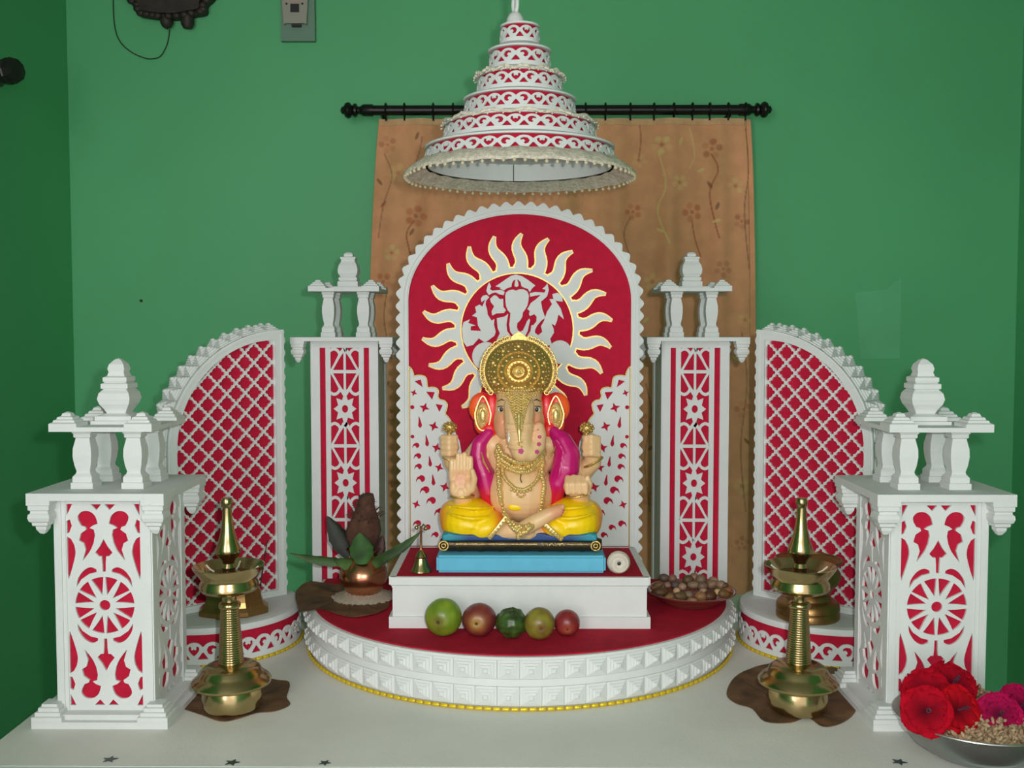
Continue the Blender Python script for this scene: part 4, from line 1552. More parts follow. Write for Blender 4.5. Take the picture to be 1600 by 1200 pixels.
for i in range(1):
    m.lathe([(0, cz - 0.03), (0.022, cz - 0.024), (0.031, cz - 0.006), (0.033, cz + 0.008), (0.027, cz + 0.026), (0.020, cz + 0.044), (0.0165, cz + 0.058), (0.0175, cz + 0.068), (0.013, cz + 0.078), (0.0, cz + 0.082)], 36)
m.map(lambda p: (p[0] + 0.008 * (p[2] - cz) / 0.08 + 0.004 * pnoise((p[0] * 60, p[1] * 60, p[2] * 30)), p[1] + 0.004 * pnoise((p[0] * 60 + 9, p[1] * 60, p[2] * 30)), p[2] + 0.003 * pnoise((p[0] * 90, p[1] * 90, 2))))
cn = m.build('coconut', 'coconut', kp)
for i in range(70):
    a = random.uniform(0, 2 * PI)
    r = random.uniform(0.008, 0.03)
    z_ = cz + 0.075 - (r - 0.008) * 2.2
    m = MB().tube([(r * math.cos(a) + 0.004, r * math.sin(a), z_), (r * 1.25 * math.cos(a) + 0.004, r * 1.25 * math.sin(a), z_ + 0.006), (r * 1.5 * math.cos(a + 0.2) + 0.005, r * 1.5 * math.sin(a + 0.2), z_ + 0.005)], [0.001, 0.0008, 0.0003], 5)
    if i == 0:
        fib = MB()
    fib.join(m)
fib.build('husk_fibres', 'coconut', kp)['kind'] = 'stuff'

# ------------------------------------------------------------------ hand bell and shell on the pedestal
bz = BOXTOP + 0.0005
x, y = on(658, 893, bz)
bl_ = thing('hand_bell', 'small brass hand bell with thin handle beside the idol', 'bell', (x, y, T + bz))
s_ = y / 1600
MB().lathe([(r * s_, z * s_) for r, z in [(16, 0), (17, 1), (16, 4), (12, 10), (10, 18), (9, 22), (10, 24), (8, 28), (5, 32), (2.5, 35), (0, 36)]], 32).build('bell_body', 'brass', bl_)
MB().lathe([(r * s_, z * s_) for r, z in [(2.6, 34), (2, 37), (1.8, 62), (3.2, 64), (1.8, 66), (2.4, 70), (0, 72)]], 14).build('handle', 'copper', bl_)
m = MB()
m.tube([(-7 * s_, 0, 71 * s_), (-3 * s_, 0, 75 * s_), (0, 0, 70 * s_), (4 * s_, 0, 75 * s_), (8 * s_, 0, 71 * s_), (6 * s_, 0, 66 * s_)], 1.8 * s_, 8)
m.ball((8 * s_, 0, 69 * s_), 3.6 * s_, 10, 8)
m.ball((-7 * s_, 0, 70 * s_), 3.2 * s_, 10, 8)
m.build('handle_ornament', 'brass', bl_)
x, y = on(967, 898, bz)
sh = thing('white_shell', 'small round white shell with a dark hole beside the blue block', 'shell', (x, y + 0.006, T + bz))
s_ = y / 1600
m = MB()
prof = [(0.001, -6), (2.5, -7), (4, -9), (9, -10), (15, -7), (18.5, 0), (17, 8), (10, 13), (0, 14)]
M = Matrix.Translation((0, 0, 18.2 * s_)) @ Matrix.Rotation(PI / 2, 4, 'X') @ Matrix.Scale(-1, 4, (0, 0, 1))
m.lathe([(r * s_, z * s_) for r, z in prof], 32, M)
pts = []
for i in range(60):
    a = 0.25 * i
    r = (4.5 + 0.19 * i) * s_
    pts.append((r * math.cos(a), -(9.8 - 0.0016 * (i - 20) ** 2 if i > 20 else 9.6) * s_, 18.2 * s_ + r * math.sin(a)))
m.tube(pts, 1.3 * s_, 6)
m.build('whorl', 'shell', sh)
m = MB().ball((0, -6.6 * s_, 18.2 * s_), (3.4 * s_, 1.8 * s_, 3.4 * s_), 12, 8)
m.build('opening', 'black', sh)

# ------------------------------------------------------------------ fruits in a row
FR = [(693, 964, 29.5, (lin(128, 150, 40), lin(96, 128, 32), lin(110, 92, 30)), 'green_guava', 'large yellow-green guava at the left end of the fruit row', 'fruit', 1.0, (-0.25, -0.95, -0.05), 0),
      (749, 968, 27, (lin(128, 52, 44), lin(110, 34, 44), lin(176, 138, 60)), 'red_apple', 'purple-red apple second in the fruit row', 'apple', 0.96, (-0.15, -0.98, 0.0), 0),
      (799, 974, 24.5, (lin(42, 68, 26), lin(64, 92, 34), lin(40, 52, 24)), 'lumpy_fruit', 'dark green knobbly fruit in the middle of the fruit row', 'fruit', 0.94, (0.2, -0.6, 0.7), 1),
      (843, 974, 24, (lin(140, 138, 48), lin(120, 92, 40), lin(110, 78, 36)), 'yellow_guava', 'yellowish guava with brown spots, fourth in the fruit row', 'fruit', 1.04, (0.1, -0.97, -0.1), 0),
      (886, 973, 20.5, (lin(142, 42, 42), lin(116, 30, 34), lin(168, 84, 60)), 'small_apple', 'small red apple at the right end of the fruit row', 'apple', 1.0, (0.0, -0.9, -0.3), 0)]
for px, py, rpx, cols, nm, lab, cat, asp, pole, lump in FR:
    Yf = 1.70
    r = rpx * Yf / 1600
    zc = PT + r * asp
    x, y = on(px, py, zc)
    y = min(y, BY0 - r - 0.012)
    x = at(px, py, y)[0]
    t = thing(nm, lab, cat, (x, y, T + PT), 0, 'row of fruit on the red cloth')
    m = MB()
    P = Vector(pole).normalized()
    m.ball((0, 0, 0), 1, 40, 28)

    def sh_(p):
        v = Vector(p).normalized()
        d = v.dot(P)
        rr = 1 - 0.13 * math.exp(-((1 - d) / 0.02)) - 0.10 * math.exp(-((1 + d) / 0.05))
        if lump:
            rr += 0.075 * abs(math.sin(6 * math.atan2(v.y, v.x)) * math.cos(7 * v.z)) + 0.08 * pnoise((v.x * 3, v.y * 3, v.z * 3)) - 0.04
        else:
            rr += 0.03 * pnoise((v.x * 1.7 + px, v.y * 1.7, v.z * 1.7))
        q_ = v * rr * r
        return (q_.x, q_.y, q_.z * asp + r * asp)
    m.map(sh_)
    zmin = min(p[2] for p in m.v)
    m.map(lambda p: (p[0], p[1], p[2] - zmin))
    o = m.build('flesh', 'fruit', t, sharp=180)

    def fc(x_, y_, z_):
        v = Vector((x_, y_, z_ - r * asp)).normalized()
        d = v.dot(P)
        c = mixc(cols[0], cols[1], 0.5 + 0.9 * pnoise((v.x * 2.2 + px, v.y * 2.2, v.z * 2.2)))
        return mixc(c, cols[2], math.exp(-((1 - d) / 0.10)) * 0.9)
    paint(o, fc)
    c0 = Vector((0, 0, r * asp)) + P * r * 0.88
    m = MB()
    for k in range(5):
        a = 2 * PI * k / 5
        u = P.orthogonal().normalized()
        w_ = P.cross(u)
        e = u * math.cos(a) + w_ * math.sin(a)
        m.tube([c0 - P * 0.001, c0 + e * r * 0.07 + P * r * 0.02, c0 + e * r * 0.12 + P * r * 0.05], [r * 0.05, r * 0.035, r * 0.008], 6)
    m.build('calyx', 'stalk', t)

# ------------------------------------------------------------------ tray of nuts
nx, ny = on(1080, 944, PT)
ny += 0.005
tr = thing('nut_tray', 'round reddish glass tray holding nuts and dried fruit', 'tray', (nx, ny, T + PT))
MB().lathe([(0, 0), (0.046, 0), (0.050, 0.002), (0.060, 0.010), (0.074, 0.020), (0.083, 0.0245), (0.084, 0.0265), (0.081, 0.0265), (0.072, 0.0225), (0.058, 0.0125), (0.048, 0.005), (0, 0.0045)], 64).build('dish', 'tray', tr)
MB().tube([(0.083 * math.cos(a), 0.083 * math.sin(a), 0.026) for a in [2 * PI * i / 64 for i in range(64)]], 0.0012, 6, closed=True).build('rim', 'tray', tr)
NUTS = [  # photo px, py, half-length px, half-height px, colour, kind
    (1031, 926, 13, 8, lin(88, 58, 26), 'date'), (1064, 932, 12, 7, lin(98, 78, 44), 'date'), (1057, 923, 6, 5, lin(190, 150, 112), 'nut'), (1076, 929, 7, 6, lin(120, 100, 80), 'nut'), (1095, 932, 10, 8, lin(140, 100, 62), 'nut'),
    (1109, 931, 11, 9, lin(84, 46, 22), 'date'), (1122, 925, 7, 5, lin(205, 170, 120), 'nut'), (1132, 932, 11, 7, lin(110, 78, 40), 'date'), (1143, 923, 9, 5, lin(150, 90, 52), 'date'), (1046, 933, 9, 5, lin(140, 104, 56), 'nut'),
    (1038, 903, 9, 7, lin(92, 74, 60), 'nut'), (1051, 904, 7, 7, lin(134, 92, 78), 'nut'), (1055, 914, 8, 7, lin(84, 68, 62), 'nut'), (1043, 914, 6, 5, lin(150, 108, 92), 'nut'), (1028, 914, 9, 5, lin(112, 82, 46), 'nut'),
    (1075, 906, 9, 8, lin(92, 72, 46), 'nut'), (1085, 902, 8, 7, lin(138, 100, 78), 'nut'), (1095, 906, 9, 9, lin(122, 96, 74), 'nut'), (1084, 914, 11, 6, lin(126, 100, 76), 'nut'), (1098, 916, 9, 7, lin(110, 86, 66), 'nut'),
    (1112, 913, 9, 7, lin(132, 100, 78), 'nut'), (1115, 906, 8, 5, lin(150, 110, 90), 'nut'), (1127, 914, 9, 7, lin(140, 112, 84), 'nut'), (1137, 915, 7, 5, lin(86, 64, 40), 'nut'), (1099, 924, 7, 5, lin(168, 130, 104), 'nut'),
    (1020, 920, 8, 5, lin(120, 88, 50), 'nut'), (1066, 917, 7, 6, lin(150, 120, 96), 'nut'), (1082, 938, 8, 4, lin(150, 112, 80), 'nut')]
USED = set()


def NUTLAB(px, py, c, kd):
    """what sets this one apart: tone, then its row and place in the tray"""
    lum = 0.3 * c[0] + 0.6 * c[1] + 0.1 * c[2]
    tone = ('dark brown' if lum < 0.085 else 'light brown') if kd == 'date' else ('dark grey-brown' if lum < 0.10 else 'grey-beige' if lum < 0.17 else 'pinkish beige' if lum < 0.26 else 'pale cream')
    row = 'front' if py > 927 else 'middle' if py > 912 else 'back'
    col_w = ['far left', 'left', 'centre-left', 'centre', 'centre-right', 'right', 'far right'][min(6, max(0, int((px - 1012) / 19)))]
    for how in ('', 'small ', 'larger ', 'rounded ', 'upper ', 'lower '):
        l_ = '%s%s %s in the %s row of the glass tray, %s' % (how, tone, 'date' if kd == 'date' else 'nut', row, col_w)
        if l_ not in USED:
            USED.add(l_)
            return l_


for i, (px, py, hl, hh, c, kd) in enumerate(NUTS):
    r = hh * ny / 1600
    l = hl * ny / 1600
    row = (940 - py) / 40
    yy = ny - 0.052 + 0.105 * min(1, max(0, row))
    x = at(px, py, yy)[0]
    d = math.hypot(x - nx, yy - ny)
    if d > 0.066:
        f = 0.066 / d
        x, yy = nx + (x - nx) * f, ny + (yy - ny) * f
    zz = at(px, py, yy)[1]
    floor_z = PT + 0.0045 + max(0, math.hypot(x - nx, yy - ny) - 0.045) * 0.75
    zz = max(zz, floor_z + r * 0.8)
    t = 0.3 * math.sin(i * 2.1)
    m = MB().ball((0, 0, 0), (l, r * 1.05, r), 14, 9, Euler((0.2, t, random.uniform(-0.5, 0.5))).to_matrix())
    m.map(lambda p: tuple(Vector(p) * (1 + 0.10 * pnoise((p[0] * 150 + i, p[1] * 150, p[2] * 150)))))
    nm = 'dried_date' if kd == 'date' else 'shelled_nut'
    lab = NUTLAB(px, py, c, kd)
    o = m.build(nm, 'nut', None, (x, yy, T + zz), sharp=180)
    paint(o, lambda *a, c=c: c)
    tag(o, lab, 'date' if kd == 'date' else 'nut', 'dates in the glass tray' if kd == 'date' else 'nuts in the glass tray')

# ------------------------------------------------------------------ bowl of flowers
bwx, bwy = at(1528, 1120, 1.425)[0], 1.432
bw = thing('flower_bowl', 'wide steel bowl of flowers at the right table edge', 'bowl', (bwx, bwy, T))
prof = [(0, 0.001), (0.056, 0.001), (0.062, 0.002), (0.086, 0.018), (0.098, 0.036), (0.103, 0.050), (0.110, 0.0535), (0.111, 0.0555), (0.109, 0.0565), (0.101, 0.053), (0.095, 0.038), (0.083, 0.021), (0.060, 0.006), (0, 0.005)]
MB().lathe(prof, 72).build('body', 'steel', bw)
MB().tube([(0.1095 * math.cos(a), 0.1095 * math.sin(a), 0.055) for a in [2 * PI * i / 72 for i in range(72)]], 0.0018, 8, closed=True).build('rim', 'steel', bw)


def hibiscus(name, loc, r, face, c0, c1, label, cat='flower', group=None, np_=5, layers=1, ruff=0.12):
    t = thing(name, label, cat, loc, 0, group)
    q_ = Vector(face).normalized().to_track_quat('Z', 'Y')
    t.rotation_euler = q_.to_euler()
    for L in range(layers):
        for k in range(np_):
            a = 2 * PI * (k + 0.5 * L) / np_
            rr = r * (1 - 0.22 * L)
            v, f = [], []
            n, w_ = 8, 7
            for lay in (0, 1):
                for i in range(n + 1):
                    u = i / n
                    rad = rr * (0.06 + 0.94 * u)
                    half = rr * 0.62 * math.sin(PI * min(1, 0.08 + 0.80 * u)) * (1 if u < 0.95 else 0.8)
                    for j in range(w_):
                        s_ = (j / (w_ - 1)) * 2 - 1
                        x_ = rad * math.cos(s_ * 0.25) + 0.05 * rr * pnoise((k * 3.1, u * 4, s_ * 2 + L)) * u
                        y_ = half * s_
                        z_ = rr * (0.38 * u ** 1.5 - 0.30 * u ** 4 + 0.16 * L) + ruff * rr * u * u * math.sin(7 * s_ + k + 3 * L) + 0.0005 * (1 - 2 * lay)
                        v.append((x_ * math.cos(a) - y_ * math.sin(a), x_ * math.sin(a) + y_ * math.cos(a), z_))
            N = (n + 1) * w_
            for lay in (0, 1):
                for i in range(n):
                    for j in range(w_ - 1):
                        q4 = tuple(lay * N + z_ for z_ in (i * w_ + j, (i + 1) * w_ + j, (i + 1) * w_ + j + 1, i * w_ + j + 1))
                        f.append(q4 if lay == 0 else q4[::-1])
            for i in range(n):
                for j in (0, w_ - 1):
                    f.append((i * w_ + j, (i + 1) * w_ + j, N + (i + 1) * w_ + j, N + i * w_ + j))
            o = MB().add(v, f, None, True).build('petal', 'petal_red', t, sharp=180)
            paint(o, lambda x_, y_, z_: mixc(c1, c0, math.hypot(x_, y_) / r * 1.1 + 0.2 * pnoise((x_ * 90, y_ * 90, 0))))
    m = MB().tube([(0, 0, 0), (0.05 * r, 0, 0.35 * r), (0.1 * r, 0.02 * r, 0.62 * r)], [0.05 * r, 0.04 * r, 0.03 * r], 8)
    for i in range(14):
        a = 2.4 * i
        z_ = 0.35 * r + 0.27 * r * i / 14
        m.ball((0.06 * r + 0.07 * r * math.cos(a), 0.07 * r * math.sin(a), z_), 0.025 * r, 6, 4)
    m.build('stamen', 'plum', t)
    return t


RD0, RD1, PK0, PK1 = lin(176, 6, 32), lin(92, 2, 20), lin(180, 16, 78), lin(100, 6, 44)
bl0 = lambda px, py, Y: (at(px, py, Y)[0], Y, T + at(px, py, Y)[1])
HB = [((1446, 1112, 1.380), 0.036, (-0.25, -0.9, 0.45), RD0, RD1, 'large red hibiscus facing front at the left side of the steel bowl'),
      ((1494, 1110, 1.388), 0.036, (0.3, -0.85, 0.5), lin(190, 10, 26), RD1, 'bright red hibiscus in the middle of the steel bowl'),
      ((1448, 1083, 1.425), 0.036, (-0.4, -0.6, 0.7), RD0, RD1, 'red hibiscus at the upper left of the flower heap'),
      ((1486, 1072, 1.440), 0.038, (0.1, -0.6, 0.8), RD0, RD1, 'red hibiscus on top of the flower heap'),
      ((1560, 1118, 1.395), 0.032, (-0.2, -0.8, 0.6), PK0, PK1, 'deep pink ruffled flower at the right of the steel bowl'),
      ((1592, 1106, 1.425), 0.034, (0.1, -0.7, 0.7), PK0, PK1, 'pink ruffled flower at the photo\'s right edge')]
for i, (p, r, fc_, c0, c1, lab) in enumerate(HB):
    hibiscus('hibiscus' if i < 4 else 'pink_flower', bl0(*p), r, fc_, c0, c1, lab, 'flower', 'flowers in the steel bowl', 5 if i < 4 else 7, 2 if i < 4 else 3, 0.14 if i < 4 else 0.2)
gl = thing('flower_garland', 'beige and pink coil of threaded jasmine buds filling the steel bowl', 'garland', (bwx, bwy, T))
gl['kind'] = 'stuff'
m = MB().lathe([(0, 0.006), (0.07, 0.014), (0.092, 0.034), (0.097, 0.046), (0.085, 0.052), (0.05, 0.060), (0, 0.064)], 40)
for i in range(900):
    a, r = random.uniform(0, 2 * PI), 0.096 * math.sqrt(random.random())
    z_ = 0.064 - 0.012 * (r / 0.09) ** 2 + random.uniform(-0.003, 0.006)
    R = Euler((random.uniform(-1.2, 1.2), random.uniform(-1.2, 1.2), random.uniform(0, PI))).to_matrix()
    m.ball((r * math.cos(a), r * math.sin(a), z_), (0.0062, 0.0026, 0.0026), 6, 5, R)
for i in range(260):
    x_, y_ = random.gauss(0.0, 0.018), random.gauss(0.02, 0.025)
    R = Euler((random.uniform(-1.2, 1.2), random.uniform(-1.2, 1.2), random.uniform(0, PI))).to_matrix()
    m.ball((x_, y_, 0.064 + 0.03 * math.exp(-(x_ ** 2 + (y_ - 0.02) ** 2) / 0.0012) * random.random()), (0.0062, 0.0026, 0.0026), 6, 5, R)
o = m.build('buds', 'garland', gl, sharp=180)
o['kind'] = 'stuff'
BG0, BG1, BG2 = lin(150, 122, 92), lin(196, 168, 132), lin(150, 70, 84)
paint(o, lambda x, y, z: mixc(mixc(BG0, BG1, 0.5 + 1.2 * pnoise((x * 120, y * 120, z * 120))), BG2, 1.2 * pnoise((x * 35 + 5, y * 35, z * 35)) - 0.1))

# ------------------------------------------------------------------ things on the walls
WY = YB
x, z = at(465, 10, WY)
k = WY / 1600
sw = thing('switch_plate', 'wall switch with glowing red indicator on green board', 'switch', (x, WY, T + z))
MB().box((2.0 * k, -0.009, 15 * k), (52 * k, 0.018, 140 * k)).build('board', 'switch_board', sw)
m = MB().sheet([smoothline([(-14 * k, -30 * k), (13 * k, -30 * k), (17 * k, -26 * k), (17 * k, 40 * k), (-18 * k, 40 * k), (-18 * k, -26 * k)], 3, True)], -0.032, -0.018)
m.build('module', 'switch', sw)
MB().box((-1.5 * k, -0.033, 12 * k), (26 * k, 0.006, 14 * k)).build('indicator', 'led_red', sw)
MB().ball((1.0 * k, -0.036, 8.5 * k), (3.2 * k, 0.003, 3.2 * k), 12, 8).build('indicator_glow', 'led_glow', sw)
MB().box((-0.5 * k, -0.033, -8 * k), (13 * k, 0.005, 12 * k)).build('rocker', 'black', sw)
for e in (-1, 1):
    MB().lathe([(1.6 * k, 0), (1.6 * k, 0.003), (0, 0.003)], 10, Matrix.Translation((-1 * k + e * 12 * k, -0.031, -1.5 * k)) @ Matrix.Rotation(PI / 2, 4, 'X')).build('screw', 'black', sw)
MB().box((1 * k, -0.026, -33 * k), (14 * k, 0.012, 4 * k)).build('cable_entry', 'black', sw)

x, z = at(272, 8, WY)
oc = thing('wall_ornament', 'dark carved ornament hanging high on the back wall', 'ornament', (x, WY, T + z))
prf = smoothline([(-72, 8), (-55, -6), (-52, -18), (-34, -22), (-16, -24), (10, -24), (34, -20), (52, -16), (54, -4), (66, 8), (78, 40), (70, 90), (40, 120), (0, 130), (-40, 120), (-72, 90), (-80, 40)], 4, True)
prf = [(a * k, b * k) for a, b in prf]
m = MB()
m.sheet([prf], -0.030, -0.001)
m.sheet([[(a * 0.86, b * 0.86 + 0.004) for a, b in prf]], -0.044, -0.028)
m.build('carved_board', 'clay_dark', oc)
m = MB()
for i in range(30):
    a, b = prf[(i * len(prf)) // 30]
    m.ball((a * 0.93, -0.034, b * 0.93 + 0.002), (0.012, 0.008, 0.010), 10, 7)
m.build('carved_border', 'clay_dark', oc)['kind'] = 'stuff'
MB().lathe([(9 * k, 0), (10 * k, -8 * k), (7 * k, -14 * k), (2 * k, -17 * k), (0, -17.5 * k)], 16, Matrix.Translation((-8 * k, -0.02, -22 * k))).build('tassel', 'clay_dark', oc)
MB().lathe([(10 * k, 0), (10 * k, -12 * k), (7 * k, -18 * k), (0, -19 * k)], 16, Matrix.Translation((24 * k, -0.02, -20 * k))).build('tassel', 'clay_dark', oc)
m = MB()
pts = smoothline([(-92, 60), (-93, -10), (-90, -40), (-82, -58), (-66, -72), (-48, -80), (-36, -82), (-22, -78), (-12, -62), (-8, -46), (-7, -38)], 5)
m.tube([(a * k, -0.004, b * k) for a, b in pts], 0.0016, 6)
m.build('cord', 'wire', oc)

# lamp holder on the left wall
Yl = 2.54
zz = at(22, 116, Yl)[1]
lh = thing('bulb_holder', 'black bulb holder fixed on the dark left wall', 'bulb holder', (XL, Yl, T + zz))
M = Matrix.Rotation(PI / 2, 4, 'Y')
MB().lathe([(0.030, 0.0005), (0.030, 0.012), (0.018, 0.016), (0.017, 0.03), (0.0, 0.03)], 24, M).build('rose', 'black', lh)
d = Vector((1, -0.45, 0.05)).normalized()
q_ = d.to_track_quat('Z', 'Y').to_matrix().to_4x4()
m = MB().lathe([(r_ * 1.1, z_ * 0.72) for r_, z_ in [(0.015, 0.015), (0.019, 0.03), (0.026, 0.042), (0.028, 0.05), (0.026, 0.052), (0.029, 0.060), (0.029, 0.074), (0.026, 0.078), (0.029, 0.086), (0.026, 0.100), (0.014, 0.106), (0, 0.107)]], 10, q_, smooth=False)
m.build('holder', 'black', lh)
x, z = at(221, 470, WY)
nl = MB().lathe([(0.004, 0.0003), (0.004, 0.004), (0.002, 0.006), (0.0015, 0.016), (0, 0.0165)], 10, Matrix.Rotation(PI / 2, 4, 'X')).build('wall_nail', 'wood_dark', None, (x, WY, T + z))
tag(nl, 'tiny dark nail in the green back wall above the left pillar', 'nail')

# ------------------------------------------------------------------ the seated idol
IY = 1.862
IZ = BOXTOP + 0.0005
idl = thing('elephant_idol', 'painted elephant-headed idol seated cross-legged in yellow with gold crown', 'idol', (0, IY, T + IZ))
PX = 0.001155                                   # one photo pixel at the idol


def I(px, py, d=0.0):
    X_, Z_ = at(px, py, IY + d)
    return (X_, d, Z_ - IZ)


def eb(mb, px, py, d, rx, ry, rz, tilt=0.0):
    mb.ball(I(px, py, d), (rx * PX, ry, rz * PX), 24, 16, Matrix.Rotation(tilt, 3, 'Y'))


def ch(mb, pts, rs):
    mb.chain([I(*p) for p in pts], [r * PX for r in rs])


# plinth of blue foam
pl = MB()
bh = 27 * 0.00112
bw_ = 132 * 0.00112
pl.box((0, 0, 0), (2 * bw_, 0.150, bh))
plm = pl.mesh('foam_block', 'blue_foam')
bmx = bmesh.new()
bmx.from_mesh(plm)
bmesh.ops.bevel(bmx, geom=list(bmx.edges), offset=0.004, segments=3, affect='EDGES')
bmx.to_mesh(plm)
bmx.free()
plo = link('foam_block', plm, idl, (I(814, 880)[0], -0.020, bh / 2))
plo['label'] = 'sky-blue foam block'
# dark bolster roll with gold bands
zr = bh + 0.0135
m = MB()
pr = []
for i in range(41):
    f = i / 40
    x_ = (f - 0.5) * 2 * 0.143
    r = 0.0125 + (0.0010 if i % 5 == 0 else 0) - 0.004 * max(0, abs(x_) - 0.134) / 0.009
    pr.append((r, x_))
m.lathe(pr, 24, Matrix.Translation((I(814, 862)[0], -0.060, zr)) @ Matrix.Rotation(PI / 2, 4, 'Y'))
m.build('bolster', 'bolster', idl)
m = MB()
for e in (-1, 1):
    m.tube([(e * 0.134 + 0.008 * math.cos(t), -0.074, zr + 0.008 * math.sin(t)) for t in [2 * PI * i / 20 for i in range(20)]], 0.0016, 6, closed=True)
    m.tube([(e * 0.134 + 0.0035 * math.cos(t), -0.074, zr + 0.0035 * math.sin(t)) for t in [2 * PI * i / 14 for i in range(14)]], 0.0012, 6, closed=True)
for px in (852, 862, 872, 878):
    c = I(px, 862, -0.074)
    m.tube([(c[0] + 0.004 * math.cos(t), -0.0735, zr + 0.004 * math.sin(t)) for t in [PI * i / 8 for i in range(9)]], 0.0010, 6)
for i in range(58):
    m.ball((-0.132 + 0.264 * i / 57, -0.058, zr + 0.0135), 0.0014, 6, 4)
for a, b in ((712, 840), (886, 918)):
    m.tube([I(a, 858, -0.0735)[:2] + (zr + 0.003,), I(b, 858, -0.0735)[:2] + (zr + 0.003,)], 0.0012, 6)
m.build('bolster_gilding', 'gold', idl)
paint(MB().box((0, 0.01, bh + 0.012), (0.272, 0.10, 0.024)).build('cushion_core', 'blue_cushion', idl), lambda *a: lin(24, 62, 110))
# wavy blue cushion
m = MB()
n = 60
top, bot = [], []
for i in range(n + 1):
    f = i / n
    x_ = -0.137 + 0.274 * f
    zt_ = bh + 0.034 + 0.007 * math.exp(-((f - 0.52) / 0.13) ** 2) + 0.002 * math.exp(-((f - 0.95) / 0.06) ** 2) + 0.002 * math.exp(-((f - 0.05) / 0.06) ** 2)
    top.append((x_, zt_))
    bot.append((x_, bh + 0.022))
m.sheet([bot + top[::-1]], -0.078, 0.06)
o = remesh(m, 'cushion', 'blue_cushion', idl, 0.003, 3)
paint(o, lambda x, y, z: mixc(lin(20, 62, 122), lin(26, 140, 160), 1.5 * (abs(x) - 0.09) / 0.05))

# ---- body: torso, head, trunk, four arms, hands and foot melted into one skin
b = MB()
eb(b, 814, 768, -0.006, 54, 0.060, 50)
eb(b, 814, 712, 0.006, 56, 0.048, 42)
eb(b, 772, 694, 0.012, 24, 0.032, 22, 0.4)
eb(b, 856, 694, 0.012, 24, 0.032, 22, -0.4)
eb(b, 811, 640, -0.012, 38, 0.050, 50)
eb(b, 811, 614, -0.012, 37, 0.050, 30)
eb(b, 786, 660, -0.020, 15, 0.032, 26)
eb(b, 836, 660, -0.020, 15, 0.032, 26)
ch(b, [(811, 636, -0.044), (811, 665, -0.062), (812, 690, -0.074), (816, 704, -0.080), (829, 707, -0.078), (840, 697, -0.072), (843, 680, -0.064), (842, 668, -0.058)], [25, 22, 19, 17.5, 14, 12, 11, 9])
for k in range(7):                                # trunk rings
    py = 662 + 6 * k
    c = I(811, py, -0.062 - 0.0018 * k)
    b.tube([(c[0] + (23.0 - 0.9 * k) * PX * math.cos(t), c[1] - 0.002 + 0.026 * math.sin(t) * 0.98, c[2]) for t in [PI + PI * i / 12 for i in range(13)]], 0.0014, 6)
b.chain([I(795, 688, -0.060), I(789, 703, -0.068)], [0.0035, 0.0015])  # broken tusk root
# raised rear arms with closed fists
ch(b, [(757, 700, 0.030), (722, 738, 0.030), (706, 722, 0.006), (703, 708, -0.006)], [22, 17, 13, 12])
ch(b, [(868, 700, 0.030), (908, 738, 0.026), (926, 722, 0.006), (926, 706, -0.006)], [22, 18, 14, 13])
eb(b, 702, 697, -0.010, 13, 0.016, 20)
eb(b, 925, 697, -0.010, 14, 0.016, 20)
for k in range(4):
    py = 683 + 8.5 * k
    ch(b, [(692, py, -0.018), (702, py + 1, -0.029), (712, py, -0.020)], [4.6, 5.0, 4.6])
    ch(b, [(914, py + 1, -0.019), (924, py, -0.029), (935, py + 2, -0.020)], [4.6, 5.0, 4.8])
ch(b, [(713, 700, -0.014), (710, 684, -0.024)], [5, 4])
ch(b, [(913, 700, -0.014), (916, 684, -0.024)], [5, 4])
# front right hand of the idol: open palm towards the viewer
ch(b, [(758, 706, 0.014), (738, 768, 0.010), (724, 782, -0.030), (721, 770, -0.044)], [23, 20, 16, 15])
eb(b, 721, 757, -0.046, 19, 0.0105, 21)
eb(b, 732, 760, -0.050, 8, 0.010, 14)
eb(b, 709, 762, -0.050, 7, 0.009, 13)
for x0, x1, yt in ((706.5, 706, 717), (716, 716, 708), (725.5, 726, 707), (734.5, 735, 713)):
    ch(b, [(x0, 748, -0.047), ((x0 + x1) / 2, 733, -0.050), (x1, yt + 3, -0.049)], [5.4, 5.1, 4.3])
ch(b, [(737, 764, -0.052), (741, 748, -0.060), (738, 736, -0.064)], [6.5, 5.4, 4.2])
# front left hand: fingers curled over the palm
ch(b, [(868, 706, 0.014), (894, 752, 0.012), (906, 776, -0.020), (902, 764, -0.040)], [24, 21, 17, 15])
eb(b, 901, 760, -0.044, 21, 0.013, 17)
for k in range(4):
    x0 = 887 + 9.4 * k
    ch(b, [(x0, 747 - 1.5 * math.sin(k), -0.047), (x0 - 0.5, 757, -0.061), (x0, 769, -0.060)], [5.0, 5.2, 4.5])
ch(b, [(917, 770, -0.046), (921, 756, -0.054), (918, 746, -0.056)], [6, 5, 4])
